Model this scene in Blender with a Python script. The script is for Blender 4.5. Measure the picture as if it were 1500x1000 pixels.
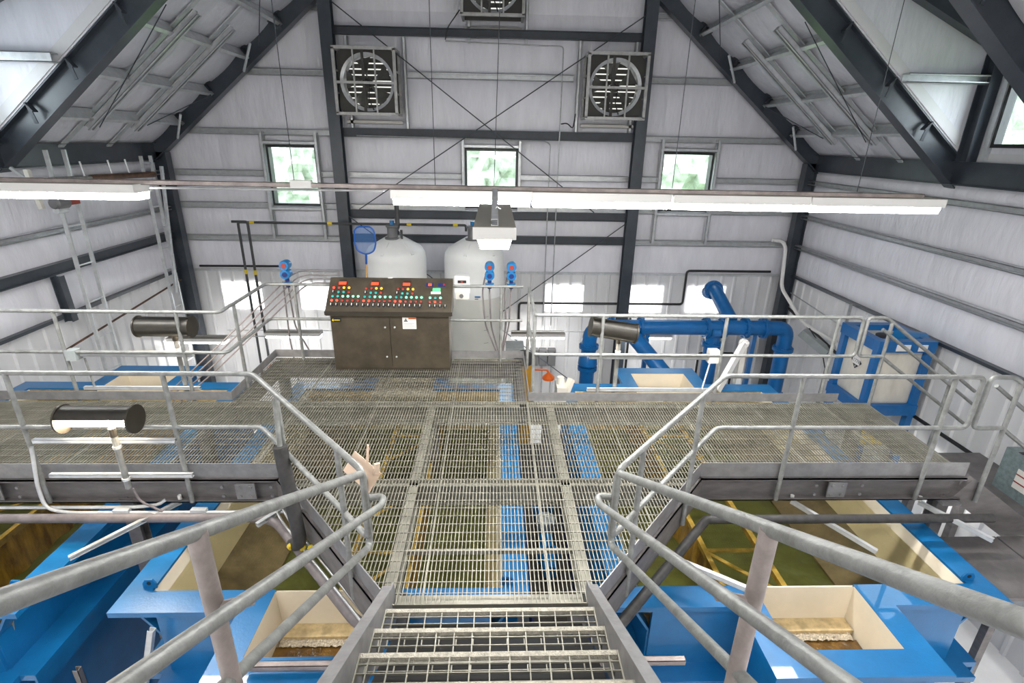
import bpy, bmesh, math, random
from mathutils import Vector, Matrix, noise
random.seed(7)
for o in list(bpy.data.objects): bpy.data.objects.remove(o)
S = bpy.context.scene
COL = S.collection
R = math.radians
# ------------------------------------------------------------------ camera
def cam_setup():
    th, ya, ro = R(20.84253), R(2.03835), R(1.09705)      # pitch down, yaw right, roll
    f = Vector((math.sin(ya)*math.cos(th), math.cos(ya)*math.cos(th), -math.sin(th)))
    r = Vector((math.cos(ya), -math.sin(ya), 0)); u = r.cross(f)
    c, s = math.cos(ro), math.sin(ro)
    rr, uu = c*r+s*u, -s*r+c*u
    cd = bpy.data.cameras.new('camera'); cd.sensor_width = 36; cd.sensor_fit = 'HORIZONTAL'
    cd.lens = 771.09/1500*36; cd.clip_start = .05; cd.clip_end = 200
    o = bpy.data.objects.new('camera', cd); COL.objects.link(o)
    m = Matrix((rr, uu, -f)).transposed().to_4x4(); m.translation = (0.0137, -2.714, 2.95)
    o.matrix_world = m; S.camera = o
cam_setup()
# ------------------------------------------------------------------ world, exposure
W = bpy.data.worlds.new('overcast_sky'); S.world = W; W.use_nodes = True
bg = W.node_tree.nodes['Background']; bg.inputs[0].default_value = (.86, .94, 1, 1); bg.inputs[1].default_value = 2.4
S.view_settings.view_transform = 'Standard'; S.view_settings.look = 'None'
S.view_settings.gamma = 1; S.view_settings.use_curve_mapping = False
S.view_settings.exposure = 2.1
LAMP = 15.0           # radiance of the fluorescent lenses
# ------------------------------------------------------------------ materials
MATS = {}
def mat(name, col, rough=.5, metal=0, var=0, scale=6, stretch=(1, 1, 1), bump=0, bscale=None, emit=0, col2=None, spec=.5, coat=0):
    m = bpy.data.materials.new(name); m.use_nodes = True; nt = m.node_tree; N = nt.nodes; L = nt.links
    b = N['Principled BSDF']; b.inputs['Base Color'].default_value = (*col, 1)
    b.inputs['Roughness'].default_value = rough; b.inputs['Metallic'].default_value = metal
    b.inputs['Specular IOR Level'].default_value = spec; b.inputs['Coat Weight'].default_value = coat
    if emit:
        b.inputs['Emission Color'].default_value = (*col, 1); b.inputs['Emission Strength'].default_value = emit
    if var or bump or col2:
        tc = N.new('ShaderNodeTexCoord'); mp = N.new('ShaderNodeMapping'); mp.inputs['Scale'].default_value = stretch
        L.new(tc.outputs['Object'], mp.inputs[0])
        nz = N.new('ShaderNodeTexNoise'); nz.inputs['Scale'].default_value = scale; nz.inputs['Detail'].default_value = 5
        nz.inputs['Roughness'].default_value = .62
        L.new(mp.outputs[0], nz.inputs['Vector'])
        if var or col2:
            cr = N.new('ShaderNodeValToRGB'); e = cr.color_ramp.elements
            c2 = col2 or tuple(min(1, c*(1+var)) for c in col); c1 = col if col2 else tuple(c*(1-var) for c in col)
            e[0].position = .36; e[1].position = .64; e[0].color = (*c1, 1); e[1].color = (*c2, 1)
            L.new(nz.outputs[0], cr.inputs[0]); L.new(cr.outputs[0], b.inputs['Base Color'])
        if bump:
            nb = nz
            if bscale:
                nb = N.new('ShaderNodeTexNoise'); nb.inputs['Scale'].default_value = bscale; nb.inputs['Detail'].default_value = 4
                L.new(mp.outputs[0], nb.inputs['Vector'])
            bp = N.new('ShaderNodeBump'); bp.inputs['Strength'].default_value = bump; bp.inputs['Distance'].default_value = .03
            L.new(nb.outputs[0], bp.inputs['Height']); L.new(bp.outputs[0], b.inputs['Normal'])
    MATS[name] = m; return m
mat('galv', (.60, .62, .635), .34, .35, .10, 9)
mat('galv_pipe', (.265, .27, .262), .42, .3, .22, 12, (1, 1, 1), .12, 60)
mat('galv_pink', (.34, .29, .275), .45, .25, .25, 7)
mat('grate', (.245, .235, .195), .5, .35, .18, 5)
mat('tread_nose', (.46, .43, .36), .6, .2, .22, 40, (1, 1, 1), .5, 130)
mat('fascia', (.17, .158, .158), .5, .3, .18, 5, (1, 1, 3))
mat('toe', (.27, .265, .27), .45, .4, .15, 8)
mat('steel', (.040, .050, .064), .34, 0, .15, 5, spec=.6)
mat('steel_flat', (.040, .048, .060), .5, 0, .15, 5)
mat('insul', (.77, .77, .825), .33, 0, .05, 2.2, (2, 2, .5), .55, 5, spec=.5)
mat('liner', (.70, .70, .71), .38, 0, .05, 2, (1, 1, .4))
mat('floor', (.80, .80, .81), .35, 0, .08, 1.2)
mat('blue', (.006, .145, .37), .33, 0, .12, 3, bump=.06, bscale=70, coat=.3)
mat('bluepipe', (.006, .115, .34), .32, 0, .12, 6)
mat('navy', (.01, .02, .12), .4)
mat('cream', (.74, .66, .52), .4, 0, .05, 3)
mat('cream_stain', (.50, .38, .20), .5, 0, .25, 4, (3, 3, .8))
mat('rust', (.15, .07, .008), .5, 0, 0, 3.2, (2.5, 2.5, .7), .4, 14, col2=(.55, .33, .06))
mat('angle_yellow', (.46, .31, .07), .55, 0, .3, 9)
mat('brownplate', (.16, .125, .08), .45, 0, .35, 3)
mat('murk', (.085, .095, .028), .35, 0, .35, 2.5)
mat('amberwater', (.13, .065, .012), .12, 0, .4, 8, bump=.4, bscale=18)
mat('foam', (.55, .47, .35), .5, 0, .35, 45, bump=1, bscale=50)
mat('bronze', (.085, .070, .050), .36, .35, .22, 4, bump=.12, bscale=90)
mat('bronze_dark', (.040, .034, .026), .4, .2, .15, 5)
mat('lampblack', (.030, .027, .022), .4, .2, .2, 10)
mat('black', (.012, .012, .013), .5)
mat('rubber', (.045, .043, .043), .55, 0, .3, 12)
mat('greypipe', (.17, .15, .155), .5, 0, .2, 8)
mat('conduit', (.45, .46, .47), .35, .6, .12, 12)
mat('darkpipe', (.05, .052, .055), .45)
mat('white', (.78, .77, .75), .4)
mat('offwhite', (.62, .60, .55), .45)
mat('housing', (.66, .65, .63), .4)
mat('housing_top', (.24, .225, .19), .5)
mat('poly', (.80, .81, .80), .42, 0, .03, 2, spec=.4)
mat('poly_fill', (.62, .62, .57), .5, 0, .04, 2)
mat('poly_dirty', (.66, .62, .54), .5, 0, .10, 5, (1, 1, .4))
mat('red', (.26, .03, .02), .4)
mat('orange', (.9, .17, .02), .4)
mat('yellow', (.75, .55, .02), .45)
mat('amber', (.50, .26, .02), .4)
mat('wood', (.62, .38, .16), .5)
mat('paper', (.70, .68, .64), .6)
mat('tagcard', (.74, .56, .42), .6)
mat('rustbrown', (.10, .05, .03), .6, 0, .4, 9)
mat('boxgrey', (.13, .13, .135), .45)
mat('panelgrey', (.33, .36, .36), .5, 0, .1, 6)
mat('teal', (.17, .215, .22), .5, 0, .2, 20)
mat('fanbox', (.40, .40, .39), .45, .3, .15, 9)
mat('fandark', (.055, .053, .047), .6)
mat('fanblade', (.12, .12, .11), .4, .3, .2, 8)
mat('winframe', (.015, .016, .018), .4)
mat('bark', (.09, .06, .04), .9)
mat('leaf', (.17, .21, .145), .7, 0, 0, 2.6, (1, 1, 1), 1, 3, col2=(.40, .44, .37))
mat('grass', (.12, .20, .06), .9, 0, .3, 2)
mat('lens', (1, .985, .95), .4, emit=LAMP)
mat('lens_low', (1, .985, .95), .4, emit=5)
mat('lens_warm', (1, .83, .60), .4, emit=16)
mat('daylight_panel', (1, 1, .99), .5, emit=.45)
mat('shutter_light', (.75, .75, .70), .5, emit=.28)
mat('led_red', (1, .05, .02), .4, emit=.5)
mat('led_red_dim', (.30, .03, .015), .4, emit=.1)
mat('led_green', (.18, .9, .45), .4, emit=.35)
mat('led_teal', (.02, .30, .26), .4, emit=.1)
mat('led_amber', (1, .42, .03), .4, emit=.3)
mat('lcd_green', (.08, .65, .2), .4, emit=.25)
mat('netblue', (.01, .10, .42), .4)
def special():
    m = bpy.data.materials.new('water'); m.use_nodes = True; nt = m.node_tree; N = nt.nodes; L = nt.links
    out = N['Material Output']; N.remove(N['Principled BSDF'])
    tr = N.new('ShaderNodeBsdfTransparent'); tr.inputs[0].default_value = (.93, .91, .76, 1)
    gl = N.new('ShaderNodeBsdfGlossy'); gl.inputs['Roughness'].default_value = .04
    fr = N.new('ShaderNodeFresnel'); fr.inputs[0].default_value = 1.33
    nz = N.new('ShaderNodeTexNoise'); nz.inputs['Scale'].default_value = 7
    bp = N.new('ShaderNodeBump'); bp.inputs['Strength'].default_value = .06
    L.new(nz.outputs[0], bp.inputs['Height']); L.new(bp.outputs[0], gl.inputs['Normal']); L.new(bp.outputs[0], fr.inputs['Normal'])
    mx = N.new('ShaderNodeMixShader'); L.new(fr.outputs[0], mx.inputs[0]); L.new(tr.outputs[0], mx.inputs[1]); L.new(gl.outputs[0], mx.inputs[2])
    L.new(mx.outputs[0], out.inputs[0]); MATS['water'] = m
    m = bpy.data.materials.new('glass'); m.use_nodes = True; nt = m.node_tree; N = nt.nodes; L = nt.links
    out = N['Material Output']; N.remove(N['Principled BSDF'])
    tr = N.new('ShaderNodeBsdfTransparent'); tr.inputs[0].default_value = (.96, .98, .98, 1)
    gl = N.new('ShaderNodeBsdfGlossy'); gl.inputs['Roughness'].default_value = .02
    mx = N.new('ShaderNodeMixShader'); mx.inputs[0].default_value = .05
    L.new(tr.outputs[0], mx.inputs[1]); L.new(gl.outputs[0], mx.inputs[2]); L.new(mx.outputs[0], out.inputs[0]); MATS['glass'] = m
    m = bpy.data.materials.new('netmesh'); m.use_nodes = True; nt = m.node_tree; N = nt.nodes; L = nt.links
    out = N['Material Output']; b = N['Principled BSDF']; b.inputs['Base Color'].default_value = (.02, .15, .45, 1)
    tr = N.new('ShaderNodeBsdfTransparent'); mx = N.new('ShaderNodeMixShader'); mx.inputs[0].default_value = .45
    L.new(tr.outputs[0], mx.inputs[1]); L.new(b.outputs[0], mx.inputs[2]); L.new(mx.outputs[0], out.inputs[0]); MATS['netmesh'] = m
special()
# ------------------------------------------------------------------ mesh helpers
def origin(o):
    v = Vector((0, 0, 0))
    while o: v += o.location; o = o.parent
    return v
def V(*a): return Vector(a)
class MB:
    def __init__(s): s.v = []; s.f = []
    def add(s, vs, fs):
        k = len(s.v); s.v += [tuple(p) for p in vs]; s.f += [tuple(i+k for i in f) for f in fs]; return s
    def box(s, x0, x1, y0, y1, z0, z1):
        return s.add([(x, y, z) for x in (x0, x1) for y in (y0, y1) for z in (z0, z1)],
                     [(0, 1, 3, 2), (4, 6, 7, 5), (0, 4, 5, 1), (2, 3, 7, 6), (0, 2, 6, 4), (1, 5, 7, 3)])
    def bar(s, p, q, w, h, up=(0, 0, 1), off=(0, 0)):
        # rectangular bar from p to q; w across, h along 'up'
        p, q = Vector(p), Vector(q); d = (q-p).normalized(); u = Vector(up)
        if (u-d*u.dot(d)).length < .05: u = Vector((1, 0, 0))
        u = (u-d*u.dot(d)).normalized(); r = d.cross(u)
        vs = []
        for e in (p, q):
            for a, b in ((-1, -1), (1, -1), (1, 1), (-1, 1)): vs.append(e+r*(off[0]+a*w/2)+u*(off[1]+b*h/2))
        return s.add(vs, [(0, 3, 2, 1), (4, 5, 6, 7), (0, 1, 5, 4), (1, 2, 6, 5), (2, 3, 7, 6), (3, 0, 4, 7)])
    def ibeam(s, p, q, w, h, t=.014, up=(0, 0, 1)):
        s.bar(p, q, w, t, up, (0, -h/2+t/2)); s.bar(p, q, w, t, up, (0, h/2-t/2)); return s.bar(p, q, t, h-2*t, up)
    def channel(s, p, q, w, h, t=.008, up=(0, 0, 1), side=1):
        # C: web at side, flanges top and bottom with lips
        s.bar(p, q, t, h, up, (side*(w/2-t/2), 0))
        s.bar(p, q, w, t, up, (0, h/2-t/2)); s.bar(p, q, w, t, up, (0, -h/2+t/2))
        lip = min(.025, h*.2)
        s.bar(p, q, t, lip, up, (-side*(w/2-t/2), h/2-lip/2)); return s.bar(p, q, t, lip, up, (-side*(w/2-t/2), -h/2+lip/2))
    def tube(s, pts, r, n=10, cap=True):
        pts = [Vector(p) for p in pts]; m = len(pts); rs = r if isinstance(r, (list, tuple)) else [r]*m
        d0 = (pts[1]-pts[0]).normalized(); a = Vector((0, 0, 1)) if abs(d0.z) < .9 else Vector((1, 0, 0))
        u = (a-d0*a.dot(d0)).normalized(); vs = []; prev = d0
        for i, p in enumerate(pts):
            din = (p-pts[i-1]).normalized() if i else d0
            dout = (pts[i+1]-p).normalized() if i < m-1 else din
            t = (din+dout); t = t.normalized() if t.length > 1e-6 else din
            u = (u-t*u.dot(t)); u = u.normalized() if u.length > 1e-6 else prev; prev = u
            w = t.cross(u); c = max(.5, din.dot(t))
            for k in range(n):
                an = 2*math.pi*k/n; vs.append(p+(u*math.cos(an)+w*math.sin(an))*rs[i]/ (c if False else 1))
        fs = [(i*n+k, i*n+(k+1) % n, (i+1)*n+(k+1) % n, (i+1)*n+k) for i in range(m-1) for k in range(n)]
        if cap: fs += [tuple(reversed(range(n))), tuple(range((m-1)*n, m*n))]
        return s.add(vs, fs)
    def lathe(s, prof, o, axis=(0, 0, 1), n=24, cap=True):
        # prof: (r, h) list along axis from o
        o = Vector(o); d = Vector(axis).normalized(); a = Vector((0, 0, 1)) if abs(d.z) < .9 else Vector((1, 0, 0))
        u = (a-d*a.dot(d)).normalized(); w = d.cross(u); vs = []
        for r, h in prof:
            for k in range(n):
                an = 2*math.pi*k/n; vs.append(o+d*h+(u*math.cos(an)+w*math.sin(an))*max(r, .0005))
        m = len(prof); fs = [(i*n+k, i*n+(k+1) % n, (i+1)*n+(k+1) % n, (i+1)*n+k) for i in range(m-1) for k in range(n)]
        if cap: fs += [tuple(reversed(range(n))), tuple(range((m-1)*n, m*n))]
        return s.add(vs, fs)
    def prism(s, poly, ext):
        # poly: 3D points, extruded by vector ext
        n = len(poly); e = Vector(ext); p = [Vector(a) for a in poly]
        return s.add(p+[a+e for a in p], [tuple(reversed(range(n))), tuple(range(n, 2*n))]+[(i, (i+1) % n, n+(i+1) % n, n+i) for i in range(n)])
    def quad(s, a, b, c, d): return s.add([a, b, c, d], [(0, 1, 2, 3)])
    def bolt(s, p, ax, r=.016, h=.014): return s.lathe([(r, 0), (r, h)], p, ax, 6)
    def build(s, name, m, parent=None, smooth=35, fix=True):
        me = bpy.data.meshes.new(name); of = origin(parent) if parent else Vector((0, 0, 0))
        me.from_pydata([(x-of.x, y-of.y, z-of.z) for x, y, z in s.v], [], s.f); me.materials.append(MATS[m])
        if fix:
            b = bmesh.new(); b.from_mesh(me); bmesh.ops.recalc_face_normals(b, faces=b.faces); b.to_mesh(me); b.free()
        if smooth:
            me.polygons.foreach_set('use_smooth', [True]*len(me.polygons)); me.set_sharp_from_angle(angle=R(smooth))
        o = bpy.data.objects.new(name, me); COL.objects.link(o); o.parent = parent; return o
def tag(o, label=None, cat=None, group=None, kind=None):
    if label: o['label'] = label
    if cat: o['category'] = cat
    if group: o['group'] = group
    if kind: o['kind'] = kind
    return o
def thing(name, loc, label, cat, group=None, kind=None):
    o = bpy.data.objects.new(name, None); o.empty_display_size = .1; COL.objects.link(o); o.location = loc
    return tag(o, label, cat, group, kind)
def copy_tree(o, parent=None, loc=None):
    c = o.copy(); COL.objects.link(c); c.parent = parent
    if loc is not None: c.location = loc
    for ch in [x for x in bpy.data.objects if x.parent == o]: copy_tree(ch, c)
    return c
def fillet(pts, rad=.08, k=4):
    pts = [Vector(p) for p in pts]; out = [pts[0]]
    for i in range(1, len(pts)-1):
        a, p, b = pts[i-1], pts[i], pts[i+1]; da, db = (a-p), (b-p); r = min(rad, da.length*.45, db.length*.45)
        s, e = p+da.normalized()*r, p+db.normalized()*r
        for j in range(k+1):
            t = j/k; out.append((1-t)**2*s+2*t*(1-t)*p+t*t*e)
    return out+[pts[-1]]
def pipe(name, pts, r, m, parent=None, rad=.08, n=10): return MB().tube(fillet(pts, rad), r, n).build(name, m, parent)
def bx(name, m, parent, *a): return MB().box(*a).build(name, m, parent, 0)
def text(s, size, loc, right, up, m, parent, name='lettering', align='CENTER'):
    cu = bpy.data.curves.new('t', 'FONT'); cu.body = s; cu.size = size; cu.align_x = align; cu.align_y = 'CENTER'; cu.extrude = .0008; cu.resolution_u = 2
    t = bpy.data.objects.new('t', cu); COL.objects.link(t); dg = bpy.context.evaluated_depsgraph_get(); dg.update()
    me = bpy.data.meshes.new_from_object(t.evaluated_get(dg)); bpy.data.objects.remove(t)
    rg, u = Vector(right).normalized(), Vector(up).normalized(); nn = rg.cross(u); of = origin(parent); l = Vector(loc)
    for v in me.vertices: v.co = l+rg*v.co.x+u*v.co.y+nn*v.co.z-of
    me.name = name; me.materials.clear(); me.materials.append(MATS[m]); o = bpy.data.objects.new(name, me); COL.objects.link(o); o.parent = parent
    return o
# ================================================================== SETTING
FZ = -3.6                      # floor level, platform grating is z = 0
XL, XR = -7.22, 7.12           # insulation face of the side walls
YB, YF = 9.58, -8.5            # back wall, front wall (behind the camera)
XC = -.05; SL = .82; EA = 7.05 # roof: lower flange line z = 2.45 + SL*(EA-|x-XC|)
def zr(x, off=0): return 2.45+SL*(EA-abs(x-XC))+off
fl = bx('floor', 'floor', None, XL-.3, XR+.3, YF-.3, YB+.3, FZ-.2, FZ); tag(fl, 'smooth white painted concrete floor below the walkway', 'floor', kind='structure')
gr = bx('ground', 'grass', None, -40, 40, YB+.6, 70, FZ-.6, FZ-.3); tag(gr, 'grassy ground outside the back wall', 'ground', kind='structure')
tag(bx('ground', 'grass', None, XR+.6, 50, -40, YB+.5, FZ-.6, FZ-.3), 'grassy ground outside the right wall', 'ground', kind='structure')
# --- back wall: sheets around three window openings
WIN = [(-4.92, -3.85), (-.66, .50), (3.68, 4.84)]; WZ = (1.52, 2.78)
m = MB(); y0, y1 = YB+.03, YB+.18
m.box(XL-.2, XR+.2, y0, y1, FZ, WZ[0])
xs = [XL-.2]+[x for w in WIN for x in w]+[XR+.2]
for i in range(0, len(xs), 2): m.box(xs[i], xs[i+1], y0, y1, WZ[0], WZ[1])
m.prism([(XL-.2, y0, WZ[1]), (XR+.2, y0, WZ[1]), (XC, y0, zr(XC, .75))], (0, .15, 0))
wall_back = m.build('wall_back', 'liner', None, 0); tag(wall_back, 'tall gabled back wall with white insulation and galvanized girts', 'wall', kind='structure')
def inspanel(parent, fn, nu, nv, bulge, seed):
    # fn(u,v)->(point, inward normal): billowing vinyl faced blanket with a thin edge
    vs = []; fs = []
    for i in range(nu+1):
        for j in range(nv+1):
            u, v = i/nu, j/nv; p, n = fn(u, v)
            e = (math.sin(math.pi*min(1, max(0, v)))**.6)*(1-.5*abs(2*u-1)**6)
            w = noise.noise((p.x*1.1+seed, p.y*1.1, p.z*.8))*.012+noise.noise((p.x*9+seed, p.y*9, p.z*.7))*.004
            vs.append(p+n*(bulge*e+w*e))
    for i in range(nu):
        for j in range(nv): fs.append((i*(nv+1)+j, (i+1)*(nv+1)+j, (i+1)*(nv+1)+j+1, i*(nv+1)+j+1))
    return MB().add(vs, fs).build('insulation_panel', 'insul', parent, 60, fix=False)
ROWS = [.05, .8, 1.52, 2.2, 3.04, 4.18, 5.35, 6.6]
XE = [XL, -5.95, -4.92, -3.85, -3.32, -2.0, -.66, .5, 1.8, 3.07, 3.68, 4.84, 5.95, XR]
for r in range(len(ROWS)-1):
    for c in range(len(XE)-1):
        a, b, z0, z1 = XE[c], XE[c+1], ROWS[r], ROWS[r+1]
        if (a, b) in WIN:
            if r == 2: continue
            if r == 3: z0 = 2.80
        if max(zr(a), zr(b)) + .3 < z0 and not (a < XC < b): continue
        def fn(u, v, a=a, b=b, z0=z0, z1=z1):
            z = z0+(z1-z0)*v; x = a+(b-a)*u
            lim = EA+.35-(z-2.45)/SL
            if z > 2.7: x = max(XC-lim, min(XC+lim, x))
            return Vector((x, YB, z)), Vector((0, -1, 0))
        inspanel(wall_back, fn, 6, 6, .05, r*3.1+c*7.7)
# girts and framed openings on the back wall
SEG = {.8: [(XL, -3.36), (3.1, XR)], 1.52: [(XL, -4.96), (-3.81, -3.36), (-3.2, -.70), (.54, 2.98), (3.1, 3.64), (4.88, XR)],
       2.2: [(XL, -4.96), (-3.81, -3.36), (-3.2, -.70), (.54, 2.98), (3.1, 3.64), (4.88, XR)],
       3.04: [(XL+.3, -3.36), (3.1, XR-.3)], 4.18: [(-5.2, -3.36), (-1.85, 1.62), (3.1, 5.1)], 5.35: [(-3.7, -3.36), (3.1, 3.6)]}
for z, ss in SEG.items():
    for a, b in ss:
        MB().channel((a, 9.44, z), (b, 9.44, z), .14, .12, .01, (0, 0, 1), -1).build('girt', 'galv', wall_back, 0)
for (a, b) in WIN:
    zt, zb = (3.04, .8) if abs((a+b)/2) > 1 else (2.98, 1.45)
    for x in (a-.035, b+.035): MB().channel((x, 9.42, zb), (x, 9.42, zt), .07, .14, .008, (0, 1, 0), 1).build('window_jamb', 'galv', wall_back, 0)
    MB().channel((a, 9.42, 2.83), (b, 9.42, 2.83), .14, .07, .008).build('window_header', 'galv', wall_back, 0)
    MB().channel((a, 9.42, 1.46), (b, 9.42, 1.46), .14, .07, .008).build('window_header', 'galv', wall_back, 0)
for z0, z1 in ((4.87, 5.02), (2.97, 3.15), (1.29, 1.47), (.76, .93)):
    MB().ibeam((-3.2, 9.33, (z0+z1)/2), (2.96, 9.33, (z0+z1)/2), .12, z1-z0, .014).build('wind_beam', 'steel_flat', wall_back, 0)
# windows
for i, (a, b) in enumerate(WIN):
    w = thing('window_%d' % (i+1), (0.5*(a+b), YB, WZ[0]), ['left', 'middle', 'right'][i]+' black framed square window high in the back wall', 'window', kind='structure')
    f = MB(); t = .045
    f.box(a, b, 9.46, 9.66, WZ[0], WZ[0]+t).box(a, b, 9.46, 9.66, WZ[1]-t, WZ[1]).box(a, a+t, 9.46, 9.66, WZ[0]+t, WZ[1]-t).box(b-t, b, 9.46, 9.66, WZ[0]+t, WZ[1]-t)
    f.build('window_frame', 'winframe', w, 0)
    bx('pane', 'glass', w, a+t, b-t, 9.57, 9.58, WZ[0]+t, WZ[1]-t)
# corrugated liner sheets, back wall
def liner(parent, p0, p1, z0, z1, inward, name='liner_panel', m='liner'):
    p0, p1 = Vector(p0), Vector(p1); d = p1-p0; L = d.length; d.normalize(); n = Vector(inward)
    pr = [(0, 0)]; x = 0; k = max(1, round(L/.3)); st = L/k
    for i in range(k):
        a = i*st+st*.5; pr += [(a-.045, 0), (a-.022, .03), (a+.022, .03), (a+.045, 0)]
    pr.append((L, 0)); vs = []
    for (s, h) in pr:
        for z in (z0, z1):
            q = p0+d*s+n*(h+.012); vs.append((q.x, q.y, z))
    fs = [(2*i, 2*i+2, 2*i+3, 2*i+1) for i in range(len(pr)-1)]
    return MB().add(vs, fs).build(name, m, parent, 0, fix=False)
DP = [(-6.42, -5.50), (-4.62, -3.66), (1.23, 2.16), (3.18, 4.10), (4.70, 5.62)]
x = XL
while x < XR-.01:
    e = min(XR, x+.92); liner(wall_back, (x, YB, 0), (e, YB, 0), FZ, .0, (0, -1, 0)); x = e
for a, b in DP:
    o = liner(wall_back, (a, YB-.035, 0), (b, YB-.035, 0), -.92, -.26, (0, -1, 0), 'daylight_panel', 'daylight_panel'); tag(o, 'glowing translucent daylight sheet in the corrugated liner')
MB().bar((XL, YB-.05, .03), (XR, YB-.05, .03), .06, .05).build('liner_cap', 'galv', wall_back, 0)
# --- side walls
def side_wall(name, X, s, label):
    w = bx(name, 'liner', None, *( (X, X+.15) if s > 0 else (X-.15, X) ), YF, YB+.2, FZ, 2.9); tag(w, label, 'wall', kind='structure')
    rows = [.08, .78, 1.46, 2.2, 2.44]
    ys = [YF, -6, -3.8, -1.9, 0, 1.9, 3.7, 5.5, 7.5, YB]
    for r in range(4):
        for c in range(len(ys)-1):
            def fn(u, v, r=r, c=c):
                y = ys[c]+(ys[c+1]-ys[c])*u
                return Vector((X-s*.015, y, rows[r]+(rows[r+1]-rows[r])*v)), Vector((-s, 0, 0))
            inspanel(w, fn, 8, 6, .06, X+r*5+c*9)
    y = YF
    while y < YB-.01:
        e = min(YB, y+.92)
        liner(w, (X, y, 0), (X, e, 0), FZ, .04, (-s, 0, 0)); y = e
    for z in rows[1:4]:
        big = (s < 0 and z == .78)
        xx = X-s*.13
        if big: MB().ibeam((xx, YF, .89), (xx, YB-.4, .89), .12, .17).build('girt', 'steel', w, 0)
        else: MB().channel((xx, YF, z), (xx, YB-.35, z), .13, .09, .01, (0, 0, 1), s).build('girt', 'galv', w, 0)
    MB().bar((X-s*.07, YF, .09), (X-s*.07, YB-.3, .09), .10, .05).build('base_angle', 'steel', w, 0)
    return w
wall_left = side_wall('wall_left', XL, -1, 'left side wall of billowing white insulation over white ribbed liner')
wall_right = side_wall('wall_right', XR, 1, 'right side wall of billowing white insulation over white ribbed liner')
m = MB(); m.box(XL-.2, XR+.2, YF-.15, YF, FZ, 2.8); m.prism([(XL-.2, YF-.15, 2.8), (XR+.2, YF-.15, 2.8), (XC, YF-.15, zr(XC, .75))], (0, .15, 0))
tag(m.build('wall_front', 'liner', None, 0), 'white gable wall behind the photographer', 'wall', kind='structure')
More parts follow.
